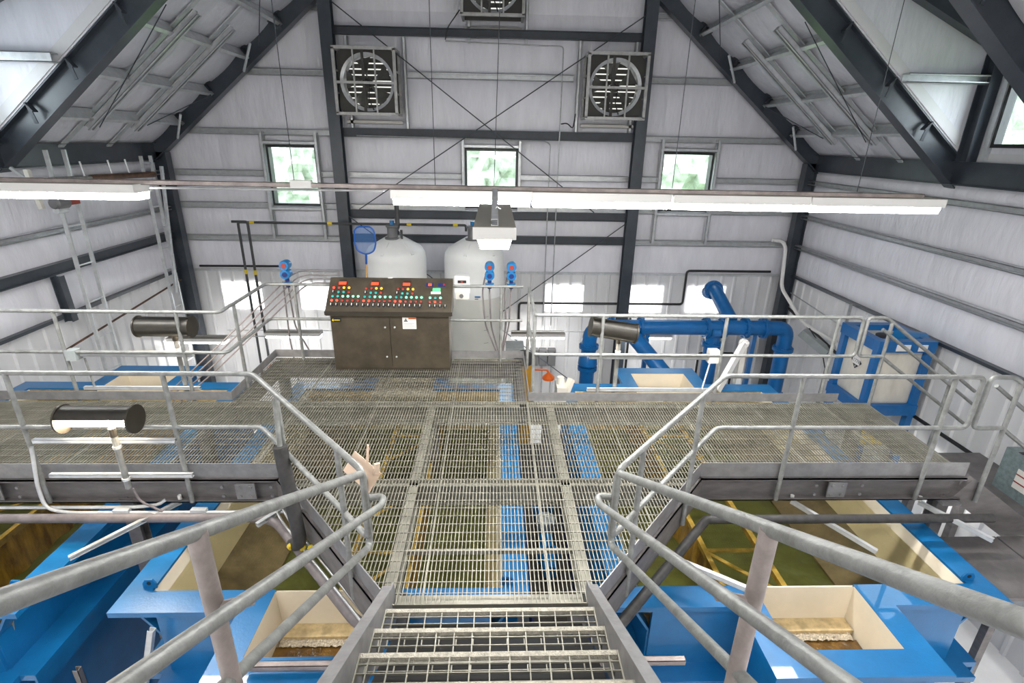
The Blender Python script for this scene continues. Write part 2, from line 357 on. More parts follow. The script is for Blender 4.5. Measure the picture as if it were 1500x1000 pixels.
# --- roof
CA, SA = 1/math.hypot(1, SL), SL/math.hypot(1, SL)
def rp(s, t, n, y):      # roof point: s side, t up-slope from eave, n outward from the rafter's lower flange
    return Vector((XC+s*(EA-t*CA+n*SA), y, 2.45+t*SA+n*CA))
DY0, DY1 = 3.42, 5.50; DH = 4.42; DS = .45      # dormer bay and its shed roof
TMAX = EA/CA
def dormer_t(): d = (DH-2.45-.34/CA-.0)/(SL-DS); return d
PUR = [.95, 1.85, 2.9, 3.85, 4.9, 6.0, 7.1, 8.2]
for s, nm in ((-1, 'left'), (1, 'right')):
    up = Vector((s*SA, 0, CA)); tI = min(TMAX-.1, ((DH-2.45-.36/CA)/(SL-DS))/CA)
    m = MB()
    def slab(t0, t1, ya, yb): m.prism([rp(s, t0, .36, ya), rp(s, t1, .36, ya), rp(s, t1, .50, ya), rp(s, t0, .50, ya)], (0, yb-ya, 0))
    slab(-.25, TMAX+.3, DY1, YB+.3); slab(-.25, TMAX+.3, YF-.3, DY0); slab(tI, TMAX+.3, DY0, DY1)
    ce = m.build('ceiling', 'liner', None, 0); tag(ce, nm+' slope of the white insulated roof between steel rafters', 'ceiling', kind='structure')
    bays = [(5.65, 7.4), (7.4, YB), (DY0, DY1), (1.6, DY0-.1), (-.1, 1.6), (-3.7, -.1), (-7.4, -3.7)]
    tt = [0]+PUR
    for bi, (ya, yb) in enumerate(bays):
        for r in range(len(tt)-1):
            if bi == 2 and tt[r] < tI: continue
            if bi > 3 and tt[r] < .5 and False: continue
            def fn(u, v, r=r, ya=ya, yb=yb): return rp(s, tt[r]+(tt[r+1]-tt[r])*v, .345, ya+(yb-ya)*u), -up
            inspanel(ce, fn, 8, 6, .07, bi*4+r*3+s)
    for t in PUR:
        for ya, yb in ((DY1+.1, YB-.15), (DY0, DY1), (YF, DY0-.1)):
            if ya == DY0 and t < tI: continue
            p, q = rp(s, t, .22, ya), rp(s, t, .22, yb)
            MB().channel(p, q, .07, .20, .008, up, 1).build('purlin', 'galv', ce, 0)
    for ya in (6.62, 7.78):        # paired up-slope channels framing an opening in the rear bay
        for k in (0, .10):
            MB().channel(rp(s, .78, .10, ya+k), rp(s, 3.4, .10, ya+k), .05, .09, .008, up, 1 if k else -1).build('sub_rafter', 'galv', ce, 0)
    for ya in (6.75, 7.9):  # strips stand in for the shadow bands running up the roof slope
        MB().bar(rp(s, .05, .25, ya), rp(s, 4.2, .25, ya), .12, .02, up).build('shade_strip', 'galv', ce, 0)
    # eave strut
    e = MB(); xx = XC+s*(EA+.06); e.ibeam((xx, YF, 2.61), (xx, YB-.1, 2.61), .16, .34)
    e.build('eave_beam', 'steel', wall_left if s < 0 else wall_right, 0)
    # dormer: cheeks, front wall with window, shed roof
    xd = XC+s*(EA+.13); d = thing('wall_dormer', (xd, (DY0+DY1)/2, 2.78), 'white insulated dormer in the %s roof slope with a window' % nm, 'dormer', kind='structure')
    di = tI*CA; xi = XC+s*(EA-di)
    for y, ext in ((DY1+.02, .06), (DY0-.08, .06)):
        MB().prism([(xd, y, 2.78), (xd, y, DH+.05), (xi, y, zr(xi, .44))], (0, ext, 0)).build('cheek', 'insul', d, 0)
    MB().prism([(xd+s*.1, DY0-.1, DH), (xi, DY0-.1, DH+DS*abs(xd-xi)+.02), (xi, DY0-.1, DH+DS*abs(xd-xi)+.12), (xd+s*.1, DY0-.1, DH+.1)], (0, DY1-DY0+.2, 0)).build('dormer_roof', 'insul', d, 0)
    wy0, wy1, wz0, wz1 = 3.75, 5.12, 2.98, 3.98
    f = MB(); xa, xb = (xd, xd+.1) if s > 0 else (xd-.1, xd)
    f.box(xa, xb, DY0, DY1, 2.75, wz0).box(xa, xb, DY0, DY1, wz1, DH+.05).box(xa, xb, DY0, wy0, wz0, wz1).box(xa, xb, wy1, DY1, wz0, wz1)
    f.build('dormer_front', 'insul', d, 0)
    f = MB(); t = .05; xa, xb = xd-.05, xd+.07
    f.box(xa, xb, wy0, wy1, wz0, wz0+t).box(xa, xb, wy0, wy1, wz1-t, wz1).box(xa, xb, wy0, wy0+t, wz0+t, wz1-t).box(xa, xb, wy1-t, wy1, wz0+t, wz1-t)
    f.build('window_frame', 'winframe', d, 0)
    bx('pane', 'glass', d, xd, xd+.01, wy0+t, wy1-t, wz0+t, wz1-t)
    MB().bar((xd-s*.02, wy1+.05, 2.8), (xd-s*.02, wy1+.05, DH), .08, .1).build('window_jamb', 'galv', d, 0)
    MB().channel((xd-s*.04, DY1-.12, 3.88), (xi+s*(di-1.22), DY1-.12, 3.88), .14, .12, .01).build('cheek_girt', 'galv', d, 0)
    MB().channel((xd-s*.04, DY1-.3, 3.92), (xd-s*.04, DY0+.1, 4.05), .10, .10, .01).build('cheek_girt', 'galv', d, 0)
    MB().ibeam((xd-s*.1, DY1-.1, 2.78), (xd-s*.1, DY1-.1, DH-.02), .16, .2, .014, (0, 1, 0)).build('dormer_post', 'steel', d, 0)
    MB().ibeam((xd, DY1-.1, DH-.1), (xi, DY1-.1, DH-.1+DS*abs(xd-xi)), .16, .26, .014).build('dormer_rafter', 'steel', d, 0)
# --- portal frames
def frame(y, label, col=True, w=.2, h=.32):
    fr = thing('portal_frame', (XC, y, FZ), label, 'steel frame', 'portal frames')
    for s in (-1, 1):
        up = Vector((s*SA, 0, CA))
        MB().ibeam(rp(s, -.15, h/2, y), rp(s, TMAX, h/2, y), w, h, .016, up).build('rafter', 'steel', fr, 0)
        if col:
            xx = XC+s*(EA-.08)
            MB().ibeam((xx, y, FZ), (xx, y, 2.6), .2, .26, .016, (1, 0, 0)).build('column', 'steel', fr, 0)
        for t in PUR:
            g = MB(); g.bar(rp(s, t+.06, .16, y-.11), rp(s, t+.06, .30, y-.11), .02, .10, (0, 1, 0)); g.bar(rp(s, t-.05, .05, y-.12), rp(s, t+.06, .28, y-.12), .05, .012, (0, 1, 0))
            g.build('purlin_clip', 'steel_flat', fr, 0)
    return fr
frame(9.26, 'dark steel portal frame standing against the back wall')
frame(5.60, 'dark steel portal frame on the far side of the dormers', col=False)
frame(3.34, 'dark steel portal frame on the near side of the dormers', col=False, w=.22, h=.34)
frame(-.3, 'dark steel portal frame overhead behind the near dormer frame', col=False)
frame(-4.0, 'dark steel portal frame behind the photographer', col=False)
for xx, nm in ((-3.32, 'left'), (3.07, 'right')):
    c = MB().ibeam((xx, 9.24, FZ), (xx, 9.24, zr(xx)+.02), .24, .22, .018, (0, 1, 0)).build('wind_column', 'steel', None, 0)
    tag(c, 'tall dark steel column on the back wall beside the %s exhaust fan' % nm, 'column', 'wind columns')
def rod(p, q, label, r=.011, cat='rod', grp='brace rods', nm='brace_rod', mm='steel_flat'):
    return tag(MB().tube([p, q], r, 6).build(nm, mm), label, cat, grp)
yr = 9.14
rod((-3.2, yr, 5.42), (2.2, yr, 1.5), 'thin dark brace rod falling from upper left across the high wall')
rod((2.95, yr, 5.3), (-2.95, yr, 1.5), 'thin dark brace rod falling from upper right across the high wall')
rod((-3.2, yr, 1.35), (2.95, yr, -3.4), 'lower dark brace rod falling rightwards behind the plastic tanks')
rod((2.95, yr, 1.28), (-3.2, yr, -3.4), 'lower dark brace rod falling leftwards behind the plastic tanks')
for s, nm in ((-1, 'left'), (1, 'right')):
    rod(rp(s, .9, .02, 6.7), rp(s, 3.4, -.02, 5.7), 'thin rod brace hanging under the %s roof slope' % nm, .007)
    rod(rp(s, 3.3, .06, 9.0), rp(s, 5.3, .06, 5.8), 'thin diagonal roof rod high on the %s slope' % nm, .008)
    rod(rp(s, .95, .06, 7.95), rp(s, 1.9, .06, 9.0), 'short diagonal roof rod near the rear %s eave' % nm, .008)
    for k, t in enumerate((.75, 2.75)):
        g = MB().bar(rp(s, t+.5, .1, 8.75), rp(s, t-.05, -.02, 9.12), .035, .035)
        tag(g.build('kicker_brace', 'galv', None, 0), 'short pale %s kicker brace on the rear %s rafter' % (('lower', 'upper')[k], nm), 'brace', 'kicker braces')
# --- trees outside
def tree(x, y, h, r, label):
    t = thing('tree', (x, y, FZ-.3), label, 'tree', 'trees outside the windows')
    MB().tube([(x, y, FZ-.3), (x+.1, y, FZ+h*.6)], [.22, .12], 8).build('trunk', 'bark', t)
    b = bmesh.new(); bmesh.ops.create_icosphere(b, subdivisions=5, radius=1)
    sd = random.random()*50
    for v in b.verts:
        n = v.co.normalized(); k = 1+.28*noise.noise(n*2.2+Vector((sd, 0, 0)))+.16*noise.noise(n*7+Vector((sd, 0, 0)))+.10*noise.noise(n*19)
        v.co = Vector((n.x*r*k, n.y*r*k, n.z*h*.42*k))+Vector((0, 0, h*.62))
    me = bpy.data.meshes.new('crown'); b.to_mesh(me); b.free(); me.materials.append(MATS['leaf'])
    o = bpy.data.objects.new('crown', me); COL.objects.link(o); o.parent = t
for a in ((-8.6, 19, 8.8, 2.9, 'pale green tree seen through the left window'), (-.4, 20, 9.0, 2.9, 'pale green tree seen through the middle window'),
          (7.9, 19, 8.6, 2.9, 'pale green tree seen through the right window'), (17, 14.6, 13, 3.6, 'tree seen through the right dormer window')): tree(*a)
# ================================================================== PLATFORM
pf = thing('platform', (0, 1.5, FZ), 'galvanized open bar grating platform and walkway above the tanks', 'platform')
PX0, PX1 = -7.0, 4.62
def yfront(x):
    a = abs(x)
    return 0.0 if a <= .72 else (1.5 if a >= 1.97 else (a-.72)/1.25*1.5)
def yback(x): return 4.32 if -3.1 < x < .42 else 2.98
SEAM = [PX0, -6.77, -5.87, -4.97, -4.07, -3.1, -2.27, -1.37, -.47, .42, 1.33, 2.23, 3.13, 4.03, PX1]
YBRK = [0, 1.42, 2.98, 4.32]
BP, CP = .0302, .1016
def panel(x0, x1, ya, yb):
    def lo(x): return max(ya, yfront(x))
    def hi(x): return min(yb, yback((x0+x1)/2))
    xs = [x0+.004]; x = x0+BP
    while x < x1-.012: xs.append(x); x += BP
    xs.append(x1-.004)
    m = MB(); any_ = False; band = MB(); prev = None
    for i, x in enumerate(xs):
        a, b = lo(x)+.004, hi(x)-.004
        if b-a < .06: continue
        any_ = True; w = .0031
        (band if i in (0, len(xs)-1) else m).box(x-w, x+w, a, b, -.011, 0)
    if not any_: return
    k = math.ceil(ya/CP)
    y = k*CP
    while y < yb-.02:
        a = b = None
        for x in xs:
            if lo(x)+.004 <= y <= hi(x)-.004:
                a = x if a is None else a; b = x
        if a is not None and b-a > .03: m.box(a, b, y-.0032, y+.0032, -.008, -.001)
        y += CP
    top = hi(0)
    rr = [x for x in xs if hi(x)-lo(x) > .06]
    band.box(rr[0], rr[-1], top-.010, top-.003, -.032, 0)
    fr = [x for x in rr if lo(x) <= ya+1e-6]
    if len(fr) > 1: band.box(fr[0], fr[-1], ya+.003, ya+.010, -.032, 0)
    p = band.build('grating_panel', 'grate', pf, 0, fix=False)
    tag(m.build('grating_bars', 'grate', p, 0, fix=False), kind='stuff')
for i in range(len(SEAM)-1):
    for j in range(3):
        if SEAM[i+1]-SEAM[i] > .1: panel(SEAM[i], SEAM[i+1], YBRK[j], YBRK[j+1])
for x in (-.72, .69): MB().ibeam((x, .12, -.135), (x, 2.9, -.135), .085, .2, .012).build('joist', 'grate', pf, 0)
for x in (-3.05, .36): MB().ibeam((x, 2.9, -.135), (x, 4.28, -.135), .085, .2, .012).build('joist', 'fascia', pf, 0)
for y in (1.42, 2.94): MB().ibeam((-1.9 if y < 2 else PX0, y, -.15), (1.9 if y < 2 else PX1, y, -.15), .085, .23, .012).build('joist', 'grate', pf, 0)
MB().ibeam((-3.05, 4.27, -.15), (.40, 4.27, -.15), .085, .23, .012).build('joist', 'fascia', pf, 0)
MB().bar((-.66, .07, -.06), (.64, .07, -.06), .09, .05).build('edge_angle', 'grate', pf, 0)
MB().bar((-.66, .55, -.05), (.64, .55, -.05), .03, .03).build('joist', 'grate', pf, 0)
# fascia channels, toe plates
def fascia(p, q, side, splice=()):
    p, q = Vector(p), Vector(q)
    MB().channel(p+V(0, 0, -.16), q+V(0, 0, -.16), .075, .25, .012, (0, 0, 1), side).build('fascia_channel', 'fascia', pf, 0)
    MB().bar(p+V(0, 0, .045), q+V(0, 0, .045), .008, .155).build('toe_plate', 'toe', pf, 0)
    d = (q-p).normalized(); out = Vector((d.y, -d.x, 0))
    out = out if out.y < 0 else -out
    for t in splice:
        c = p+d*t+V(0, 0, -.155)+out*.045
        g = MB().bar(c-d*.09, c+d*.09, .012, .17)
        for a in (-.05, .05):
            for b in (-.05, .05): g.bolt(c+d*a+V(0, 0, b)+out*.006, out)
        g.build('splice_plate', 'toe', pf, 0)
        g = MB()
        for a in (-.21, .24):
            for b in (-.05, .05): g.bolt(c+d*a+V(0, 0, b)-out*.005, out)
        g.build('bolt', 'toe', pf, 0)
fascia((1.99, 1.5, 0), (PX1, 1.5, 0), -1, (1.35,)); fascia((PX0, 1.5, 0), (-1.99, 1.5, 0), -1, (2.4, 4.7))
fascia((.74, .02, 0), (1.99, 1.5, 0), 1); fascia((-1.99, 1.5, 0), (-.74, .02, 0), 1)
for a, b in (((PX0, 2.99), (-3.1, 2.99)), ((-3.1, 2.99), (-3.1, 4.33)), ((-3.1, 4.33), (.43, 4.33)), ((.43, 4.33), (.43, 2.99)), ((.43, 2.99), (4.25, 2.99))):
    MB().bar((*a, .065), (*b, .065), .008, .11).build('toe_plate', 'toe', pf, 0)
for x, y in ((-6.2, 1.5), (-3.45, 1.55), (-3.45, 2.9), (4.5, 1.55), (4.5, 2.9), (.66, 2.9), (-.72, 2.9), (-3.0, 4.25), (.35, 4.25), (.66, .3), (-.7, .3)):
    MB().ibeam((x, y, FZ), (x, y, -.26), .12, .12, .01, (0, 1, 0)).build('leg', 'fascia', pf, 0)
for x, y in ((4.5, 1.52),):
    MB().box(x-.09, x+.09, y-.12, y+.1, -.31, -.285).build('base_plate', 'toe', pf, 0)
# ================================================================== STAIR (rising towards the viewer)
RISE, RUN = .165, .285
st = thing('staircase', (0, -1.3, FZ), 'galvanized stair with open grating treads rising from the platform edge', 'stairs')
for s in (-1, 1):
    x = s*.672
    g = MB().prism([(x-.006, .10, -.22), (x-.006, .10, .10), (x-.006, .02, .13), (x-.006, -2.75, .13+2.77*RISE/RUN), (x-.006, -2.75, -.2+2.77*RISE/RUN), (x-.006, .0, -.22)], (.012, 0, 0))
    g.bar((x+s*.03, .06, .105), (x+s*.03, -.0, .13), .065, .008); g.bar((x+s*.03, 0, .13), (x+s*.03, -2.75, .13+2.75*RISE/RUN), .065, .008)
    g.build('stringer', 'toe', st, 0)
for k in range(1, 10):
    yn, z = -.18-RUN*(k-1), RISE*k; yb = yn-.272
    t = MB().box(-.655, .655, yn-.028, yn, z-.03, z+.002).build('nosing', 'tread_nose', st, 0)
    t.name = 'tread'; g = MB()
    for i in range(5):
        y = yn-.06-i*.05; g.box(-.66, .66, y-.0022, y+.0022, z-.012, z)
    x = -.61
    while x < .65: g.box(x-.0035, x+.0035, yb, yn-.02, z-.012, z-.001); x += .1016
    g.box(-.664, -.656, yb, yn, z-.045, z+.002).box(.656, .664, yb, yn, z-.045, z+.002)
    tag(g.build('tread_bars', 'grate', t, 0, fix=False), kind='stuff')
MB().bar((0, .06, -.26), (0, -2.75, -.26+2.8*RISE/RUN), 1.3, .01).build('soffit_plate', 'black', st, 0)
ld = thing('landing', (0, -3.8, FZ), 'upper grating landing at the head of the stair', 'landing')
MB().box(-2, 2, -4.8, -2.76, 1.60, 1.64).build('deck', 'toe', ld, 0)
for x in (-1.9, 1.9):
    for y in (-4.7, -2.9): bx('leg', 'fascia', ld, x-.05, x+.05, y-.05, y+.05, FZ, 1.60)
# ================================================================== GUARDRAILS
PR = .021
def rail(label, loops, posts, cat='railing', name='guardrail', mm='galv_pipe', plates=True, rad=.07):
    p0 = Vector(posts[0][0]) if posts else Vector(loops[0][0])
    g = thing(name, (p0.x, p0.y, p0.z), label, cat, 'galvanized pipe guardrails')
    for nm, pts, r in loops: MB().tube(fillet(pts, rad, 5), r, 12).build(nm, mm, g)
    for a, b in posts: MB().tube([a, b], PR*(1.3 if abs(a[0]) < .81 and a[1] < -1 else .98), 12).build('post', 'galv_pipe' if mm != 'galv_pink' else mm, g)
    return g
ZT, ZM = 1.05, .53
def flare_rail(s, label, xend, xposts, loop):
    ye = 1.455; top = [(xend, ye, ZT), (s*2.05, ye, ZT), (s*.79, .04, ZT)]
    mid = [(s*.79, .04, ZM), (s*2.05, ye, ZM), (xend, ye, ZM)]
    pts = top+mid
    if loop: pts = [(xend-.3, ye, ZT-.001)]+pts[0:]; pts = pts+[(xend, ye, (ZT+ZM)/2+.05)]
    a, b = Vector((s*2.05, ye, 0)), Vector((s*.79, .04, 0))
    posts = [((x, ye, -.27), (x, ye, ZT)) for x in xposts]
    for f in (.27, .82):
        p = a.lerp(b, f); n = Vector((s*.035, -.035, 0))*0; posts.append(((p.x, p.y, -.24), (p.x, p.y, ZT)))
    loops = [('top_rail', top+[(s*.79, .04, ZM), (s*1.0, .28, ZM)], PR), ('mid_rail', [(s*.98, .26, ZM), (s*2.05, ye, ZM), (xend, ye, ZM)], PR*.95)]
    if loop:
        loops = [('top_rail', [(s*1.0, .28, ZM), (s*.79, .04, ZM), (s*.79, .04, ZT), (s*2.05, ye, ZT), (xend, ye, ZT), (xend, ye, ZM), (xend-.4, ye, ZM)], PR),
                 ('mid_rail', [(s*.98, .26, ZM), (s*2.05, ye, ZM), (xend-.35, ye, ZM)], PR*.95)]
    return rail(label, loops, posts)
flare_rail(-1, 'near guardrail of the left walkway with angled return to the stair', -6.9, (-2.81, -4.11, -5.4, -6.7), False)
flare_rail(1, 'near guardrail of the right walkway with angled return to the stair', 4.41, (2.76, 4.15), True)
ZT2, ZM2 = 1.09, .60
rail('rear guardrail of the left walkway turning behind the console',
     [('top_rail', [(-6.9, 3.03, ZT2), (-3.08, 3.03, ZT2), (-3.08, 3.30, ZT2+.005)], PR), ('top_rail', [(-3.08, 3.28, ZT2), (-3.08, 4.28, ZT2), (.40, 4.28, ZT2)], PR),
      ('mid_rail', [(-6.9, 3.03, ZM2), (-3.08, 3.03, ZM2), (-3.08, 4.28, ZM2), (.40, 4.28, ZM2)], PR*.95)],
     [((-4.91, 3.03, -.1), (-4.91, 3.03, ZT2)), ((-3.57, 3.03, -.1), (-3.57, 3.03, ZT2)), ((-6.3, 3.03, -.1), (-6.3, 3.03, ZT2)), ((-3.08, 3.36, -.1), (-3.08, 3.36, ZT2)), ((-2.7, 4.28, -.1), (-2.7, 4.28, ZT2)), ((.10, 4.28, -.1), (.10, 4.28, ZT2))])
rail('rear guardrail of the right walkway starting at the console corner',
     [('top_rail', [(.48, 4.2, ZT2), (.48, 3.03, ZT2), (.6, 3.03, ZT2), (4.35, 3.03, ZT2), (4.35, 3.03, ZM2), (3.95, 3.03, ZM2)], PR),
      ('mid_rail', [(.48, 4.2, ZM2), (.48, 3.03, ZM2), (4.0, 3.03, ZM2)], PR*.95)],
     [((.48, 3.06, -.1), (.48, 3.06, ZT2)), ((.48, 4.2, -.1), (.48, 4.2, ZT2)), ((1.27, 3.03, -.1), (1.27, 3.03, ZT2)), ((2.72, 3.03, -.1), (2.72, 3.03, ZT2)), ((4.05, 3.03, -.1), (4.05, 3.03, ZT2))])
# stair guards + handrails
def stair_guard(s, nm):
    k = RISE/RUN; x = s*.805; g0 = lambda y, z0: (x, y, z0+(.13-y)*k)
    g = rail('sloping %s stair guard with inner handrail rising towards the viewer' % nm,
             [('top_rail', [g0(-2.9, .97), g0(.10, .97), (x, .12, .80), (x, .12, .55), g0(.09, .40), g0(-.4, .40)], .0235), ('mid_rail', [g0(-.35, .40), g0(-2.9, .40)], .0225)],
             [((x, -1.52, .13+1.52*k-.25), g0(-1.52, .97)), ((x, -2.75, 1.4), g0(-2.75, .97))], rad=.06)
    for c in g.children:
        if c.name.startswith('post'): c.data.materials[0] = MATS['galv_pink']
    hx = s*.69
    MB().tube(fillet([(x, .13, .78), (hx, .13, .79), (hx, .03, .80), (hx, -2.9, .80+2.93*k)], .06, 5), .0215, 12).build('handrail', 'galv_pipe', g)
    for y in (-1.52, -2.75): MB().tube([(x, y, .80-y*k-.03), (hx, y, .80-y*k)], .017, 10).build('handrail_bracket', 'galv_pink', g)
    gb = MB(); gb.box(s*.69, s*.80, -1.56, -1.48, .13+1.52*k-.16, .13+1.52*k-.05); gb.build('bracket', 'toe', g, 0)
stair_guard(-1, 'left'); stair_guard(1, 'right')
# stair going down on the right
ds = thing('staircase', (5.3, 2.2, FZ), 'dark steel stair going down from the right end of the walkway', 'stairs')
for y in (1.5, 2.99):
    MB().bar((PX1+.0, y, -.16), (6.0, y, -.16-1.38*.7), .05, .28).build('stringer', 'fascia', ds, 0)
for i in range(1, 7):
    x = PX1+.02+(i-1)*.235; bx('tread', 'fascia', ds, x, x+.25, 1.54, 2.96, -.165*i-.03, -.165*i)
bx('landing_deck', 'fascia', ds, 6.02, 7.0, 1.5, 3.6, -1.18, -1.12)
for x, y in ((6.1, 3.5), (6.9, 1.6), (6.9, 3.5)): bx('leg', 'fascia', ds, x-.05, x+.05, y-.05, y+.05, FZ, -1.18)
def down_rail(y, label, x0, zt, zm):
    sl = .69; e = 6.0
    rail(label, [('top_rail', [(x0+.3, y, zm), (x0, y, zm), (x0, y, zt), (x0+.22, y, zt), (e, y, zt-(e-x0-.22)*sl)], PR), ('mid_rail', [(x0+.28, y, zm), (e, y, zm-(e-x0-.28)*sl)], PR*.95),
                 ('handrail', [(x0+.15, y+.07*(1 if y < 2 else -1), zt-.12), (e, y+.07*(1 if y < 2 else -1), zt-.12-(e-x0-.15)*sl)], PR*.9)],
         [((x0+.30, y, -.3), (x0+.30, y, zt-.05)), ((x0+1.25, y, -.95), (x0+1.25, y, zt-1.03*sl))], rad=.05)
down_rail(3.03, 'far railing of the stair going down on the right', 4.40, ZT2, ZM2)
down_rail(1.455, 'near railing of the stair going down on the right', 4.47, ZT, ZM)
# ================================================================== TANKS
def tank(X0, mir, label, near_lug=True):
    Wd = 3.36; t = thing('clarifier_tank', (X0+Wd/2, 2.6, FZ), label, 'tank', 'three clarifier tanks')
    def x(l): return X0+(Wd-l if mir else l)
    def xb(a, b): a, b = x(a), x(b); return (min(a, b), max(a, b))
    Y0, Y1 = .50, 4.75; ZR = -.60; ri = .22
    # body plates
    for nm, l in (('left', .37), ('right', Wd-.37)):
        a = X0+l
        a = a+(-.04 if l < 1 else .04); MB().box(a-.015, a+.015, Y0+.08, Y1-.08, FZ, -.95).build('side_plate', 'blue', t, 0)
        s = -1 if l < 1 else 1
        MB().prism([(a-.012, Y0+.08, -.95), (a+.012, Y0+.08, -.95), (a+s*.19+.012, Y0+.08, ZR-.045), (a+s*.19-.012, Y0+.08, ZR-.045)], (0, Y1-Y0-.16, 0)).build('flare_plate', 'blue', t, 0)
        g = MB().box(min(a, a+s*.26), max(a, a+s*.26), Y0+.02, Y1-.02, -1.36, -1.30); g.box(*sorted((a+s*.24, a+s*.26)), Y0+.02, Y1-.02, -1.5, -1.36); g.build('stiffener', 'blue', t, 0)
    for y in (Y0+.07, Y1-.07):
        for q0, q1, zt in ((.33, 1.14, ZR-.045), (2.22, Wd-.33, ZR-.045), (1.14, 2.22, -1.9)): MB().box(X0+q0, X0+q1, y-.015, y+.015, FZ, zt).build('end_plate', 'blue', t, 0)
    for q0, q1 in ((.2, 1.0), (2.36, Wd-.2)): MB().box(X0+q0+.08, X0+q1, Y0-.12, Y0+.08, -1.357, -1.297).build('stiffener', 'blue', t, 0)
    # rim (mitred frame) in pieces
    def rimplate(pts): MB().prism([(*p, ZR-.045) for p in pts], (0, 0, .05)).build('rim', 'blue', t, 0)
    xa, xc, ya, yc = X0, X0+Wd, Y0, Y1
    rimplate([(xa, ya), (xa+ri, ya+ri), (xa+ri, yc-ri), (xa, yc)]); rimplate([(xc, ya), (xc, yc), (xc-ri, yc-ri), (xc-ri, ya+ri)])
    bl, br = X0+1.02, X0+2.34        # box basin outer
    for (q0, q1, sgn) in ((ya, ya+ri, 1), (yc, yc-ri, -1)):
        rimplate([(xa, q0), (bl, q0), (bl+ri, q1), (xa+ri, q1)][::sgn]); rimplate([(br, q0), (xc, q0), (xc-ri, q1), (br-ri, q1)][::sgn])
        # box basin
        yo = q0-.62*sgn; yi = q0-.40*sgn
        rimplate([(bl, q0), (bl, yo), (bl+ri, yi), (bl+ri, q1)][::sgn]); rimplate([(br, q0), (br-ri, q1), (br-ri, yi), (br, yo)][::sgn]); rimplate([(bl, yo), (br, yo), (br-ri, yi), (bl+ri, yi)][::sgn])
        for l in (bl+.10, br-.10): MB().box(l-.012, l+.012, *sorted((yo+.1*sgn, q0+.06*sgn)), -1.9, ZR-.03).build('basin_side', 'blue', t, 0)
        MB().box(bl+.10, br-.10, *sorted((yo+.1*sgn, yo+.125*sgn)), -1.9, ZR-.03).build('basin_front', 'blue', t, 0)
        # cream lining, funnel shaped
        zi = -1.25; i0, i1 = bl+ri, br-ri
        c = MB(); top = [(i0, yi), (i1, yi), (i1, q1-.02*sgn), (i0, q1-.02*sgn)]; bot = [(i0+.07, yi+.03*sgn), (i1-.07, yi+.03*sgn), (i1-.07, q1-.10*sgn), (i0+.07, q1-.10*sgn)]
        for k in range(4):
            a, b = top[k], top[(k+1) % 4]; d, e = bot[k], bot[(k+1) % 4]; c.quad((*a, ZR), (*b, ZR), (*e, zi), (*d, zi))
        c.build('basin_lining', 'cream', t, 0, fix=False)
        if sgn > 0:
            MB().box(i0+.045, i1-.045, yi+.02, yi+.37, -1.30, -.95).build('basin_water', 'amberwater', t, 0)
            g = MB(); n = 40
            vs = [(i0+.07+(i1-i0-.14)*a/n, yi+.36+.09*b/6+.015*noise.noise((a*.7, b*.9, 3)), -.94+.028*abs(noise.noise((a*.5, b*.8, 1)))) for a in range(n+1) for b in range(7)]
            g.add(vs, [(a*7+b, (a+1)*7+b, (a+1)*7+b+1, a*7+b+1) for a in range(n) for b in range(6)]); tag(g.build('foam', 'foam', t, 60, fix=False), kind='stuff')
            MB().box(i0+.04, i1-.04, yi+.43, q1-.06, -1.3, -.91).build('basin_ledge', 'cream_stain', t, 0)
            # weir wall between tank and basin
        MB().box(i0-.05, i1+.05, q1-.015, q1+.015, -1.3, ZR-.02).build('weir', 'cream', t, 0)
    # inside of the tank
    for a in (0, 1):
        q = xa+ri if a == 0 else xc-ri; s = 1 if a == 0 else -1
        MB().quad((q, ya+ri, ZR-.02), (q, yc-ri, ZR-.02), (q+s*.16, yc-ri, -1.02), (q+s*.16, ya+ri, -1.02)).build('inner_wall', 'cream', t, 0)
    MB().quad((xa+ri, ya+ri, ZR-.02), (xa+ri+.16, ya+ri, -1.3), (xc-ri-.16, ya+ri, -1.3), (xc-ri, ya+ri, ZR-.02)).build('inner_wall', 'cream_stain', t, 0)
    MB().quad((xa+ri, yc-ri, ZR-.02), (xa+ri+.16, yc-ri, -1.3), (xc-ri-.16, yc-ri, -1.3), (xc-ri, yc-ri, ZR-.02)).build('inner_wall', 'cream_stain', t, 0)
    li, lo_ = x(Wd-ri-.16), x(Wd-ri-.62)
    MB().prism([(li, ya+ri, -1.02), (lo_, ya+ri, -1.26), (lo_, ya+ri, -1.29), (li, ya+ri, -1.05)], (0, yc-ya-2*ri, 0)).build('settling_plate', 'brownplate', t, 0)
    MB().quad((xa+.35, ya+ri-.1, -1.285), (xc-.35, ya+ri-.1, -1.285), (xc-.35, yc-ri+.1, -1.285), (xa+.35, yc-ri+.1, -1.285)).build('sludge', 'murk', t, 0)
    # stained baffle with scalloped streaks, and yellow angle frames
    b0 = x(ri+.86); n = 60; vs = []
    for k in range(n+1):
        yy = ya+ri+.02+(yc-ya-2*ri-.04)*k/n; off = .02*math.sin(k*1.35)+.012*noise.noise((k*.8, X0, 0))
        for z in (-.80, -1.0, -1.28): vs.append((b0+off*(1 if z < -.85 else .2), yy, z))
    MB().add(vs, [(k*3+j, k*3+3+j, k*3+4+j, k*3+1+j) for k in range(n) for j in range(2)]).build('baffle', 'rust', t, 70, fix=False)
    for l in (ri+.86, ri+1.42):
        q = x(l); g = MB().box(q-.025, q+.025, ya+ri, yc-ri, -.79, -.775); g.box(q-.006, q+.006, ya+ri, yc-ri, -.86, -.79); g.build('frame_angle', 'angle_yellow', t, 0)
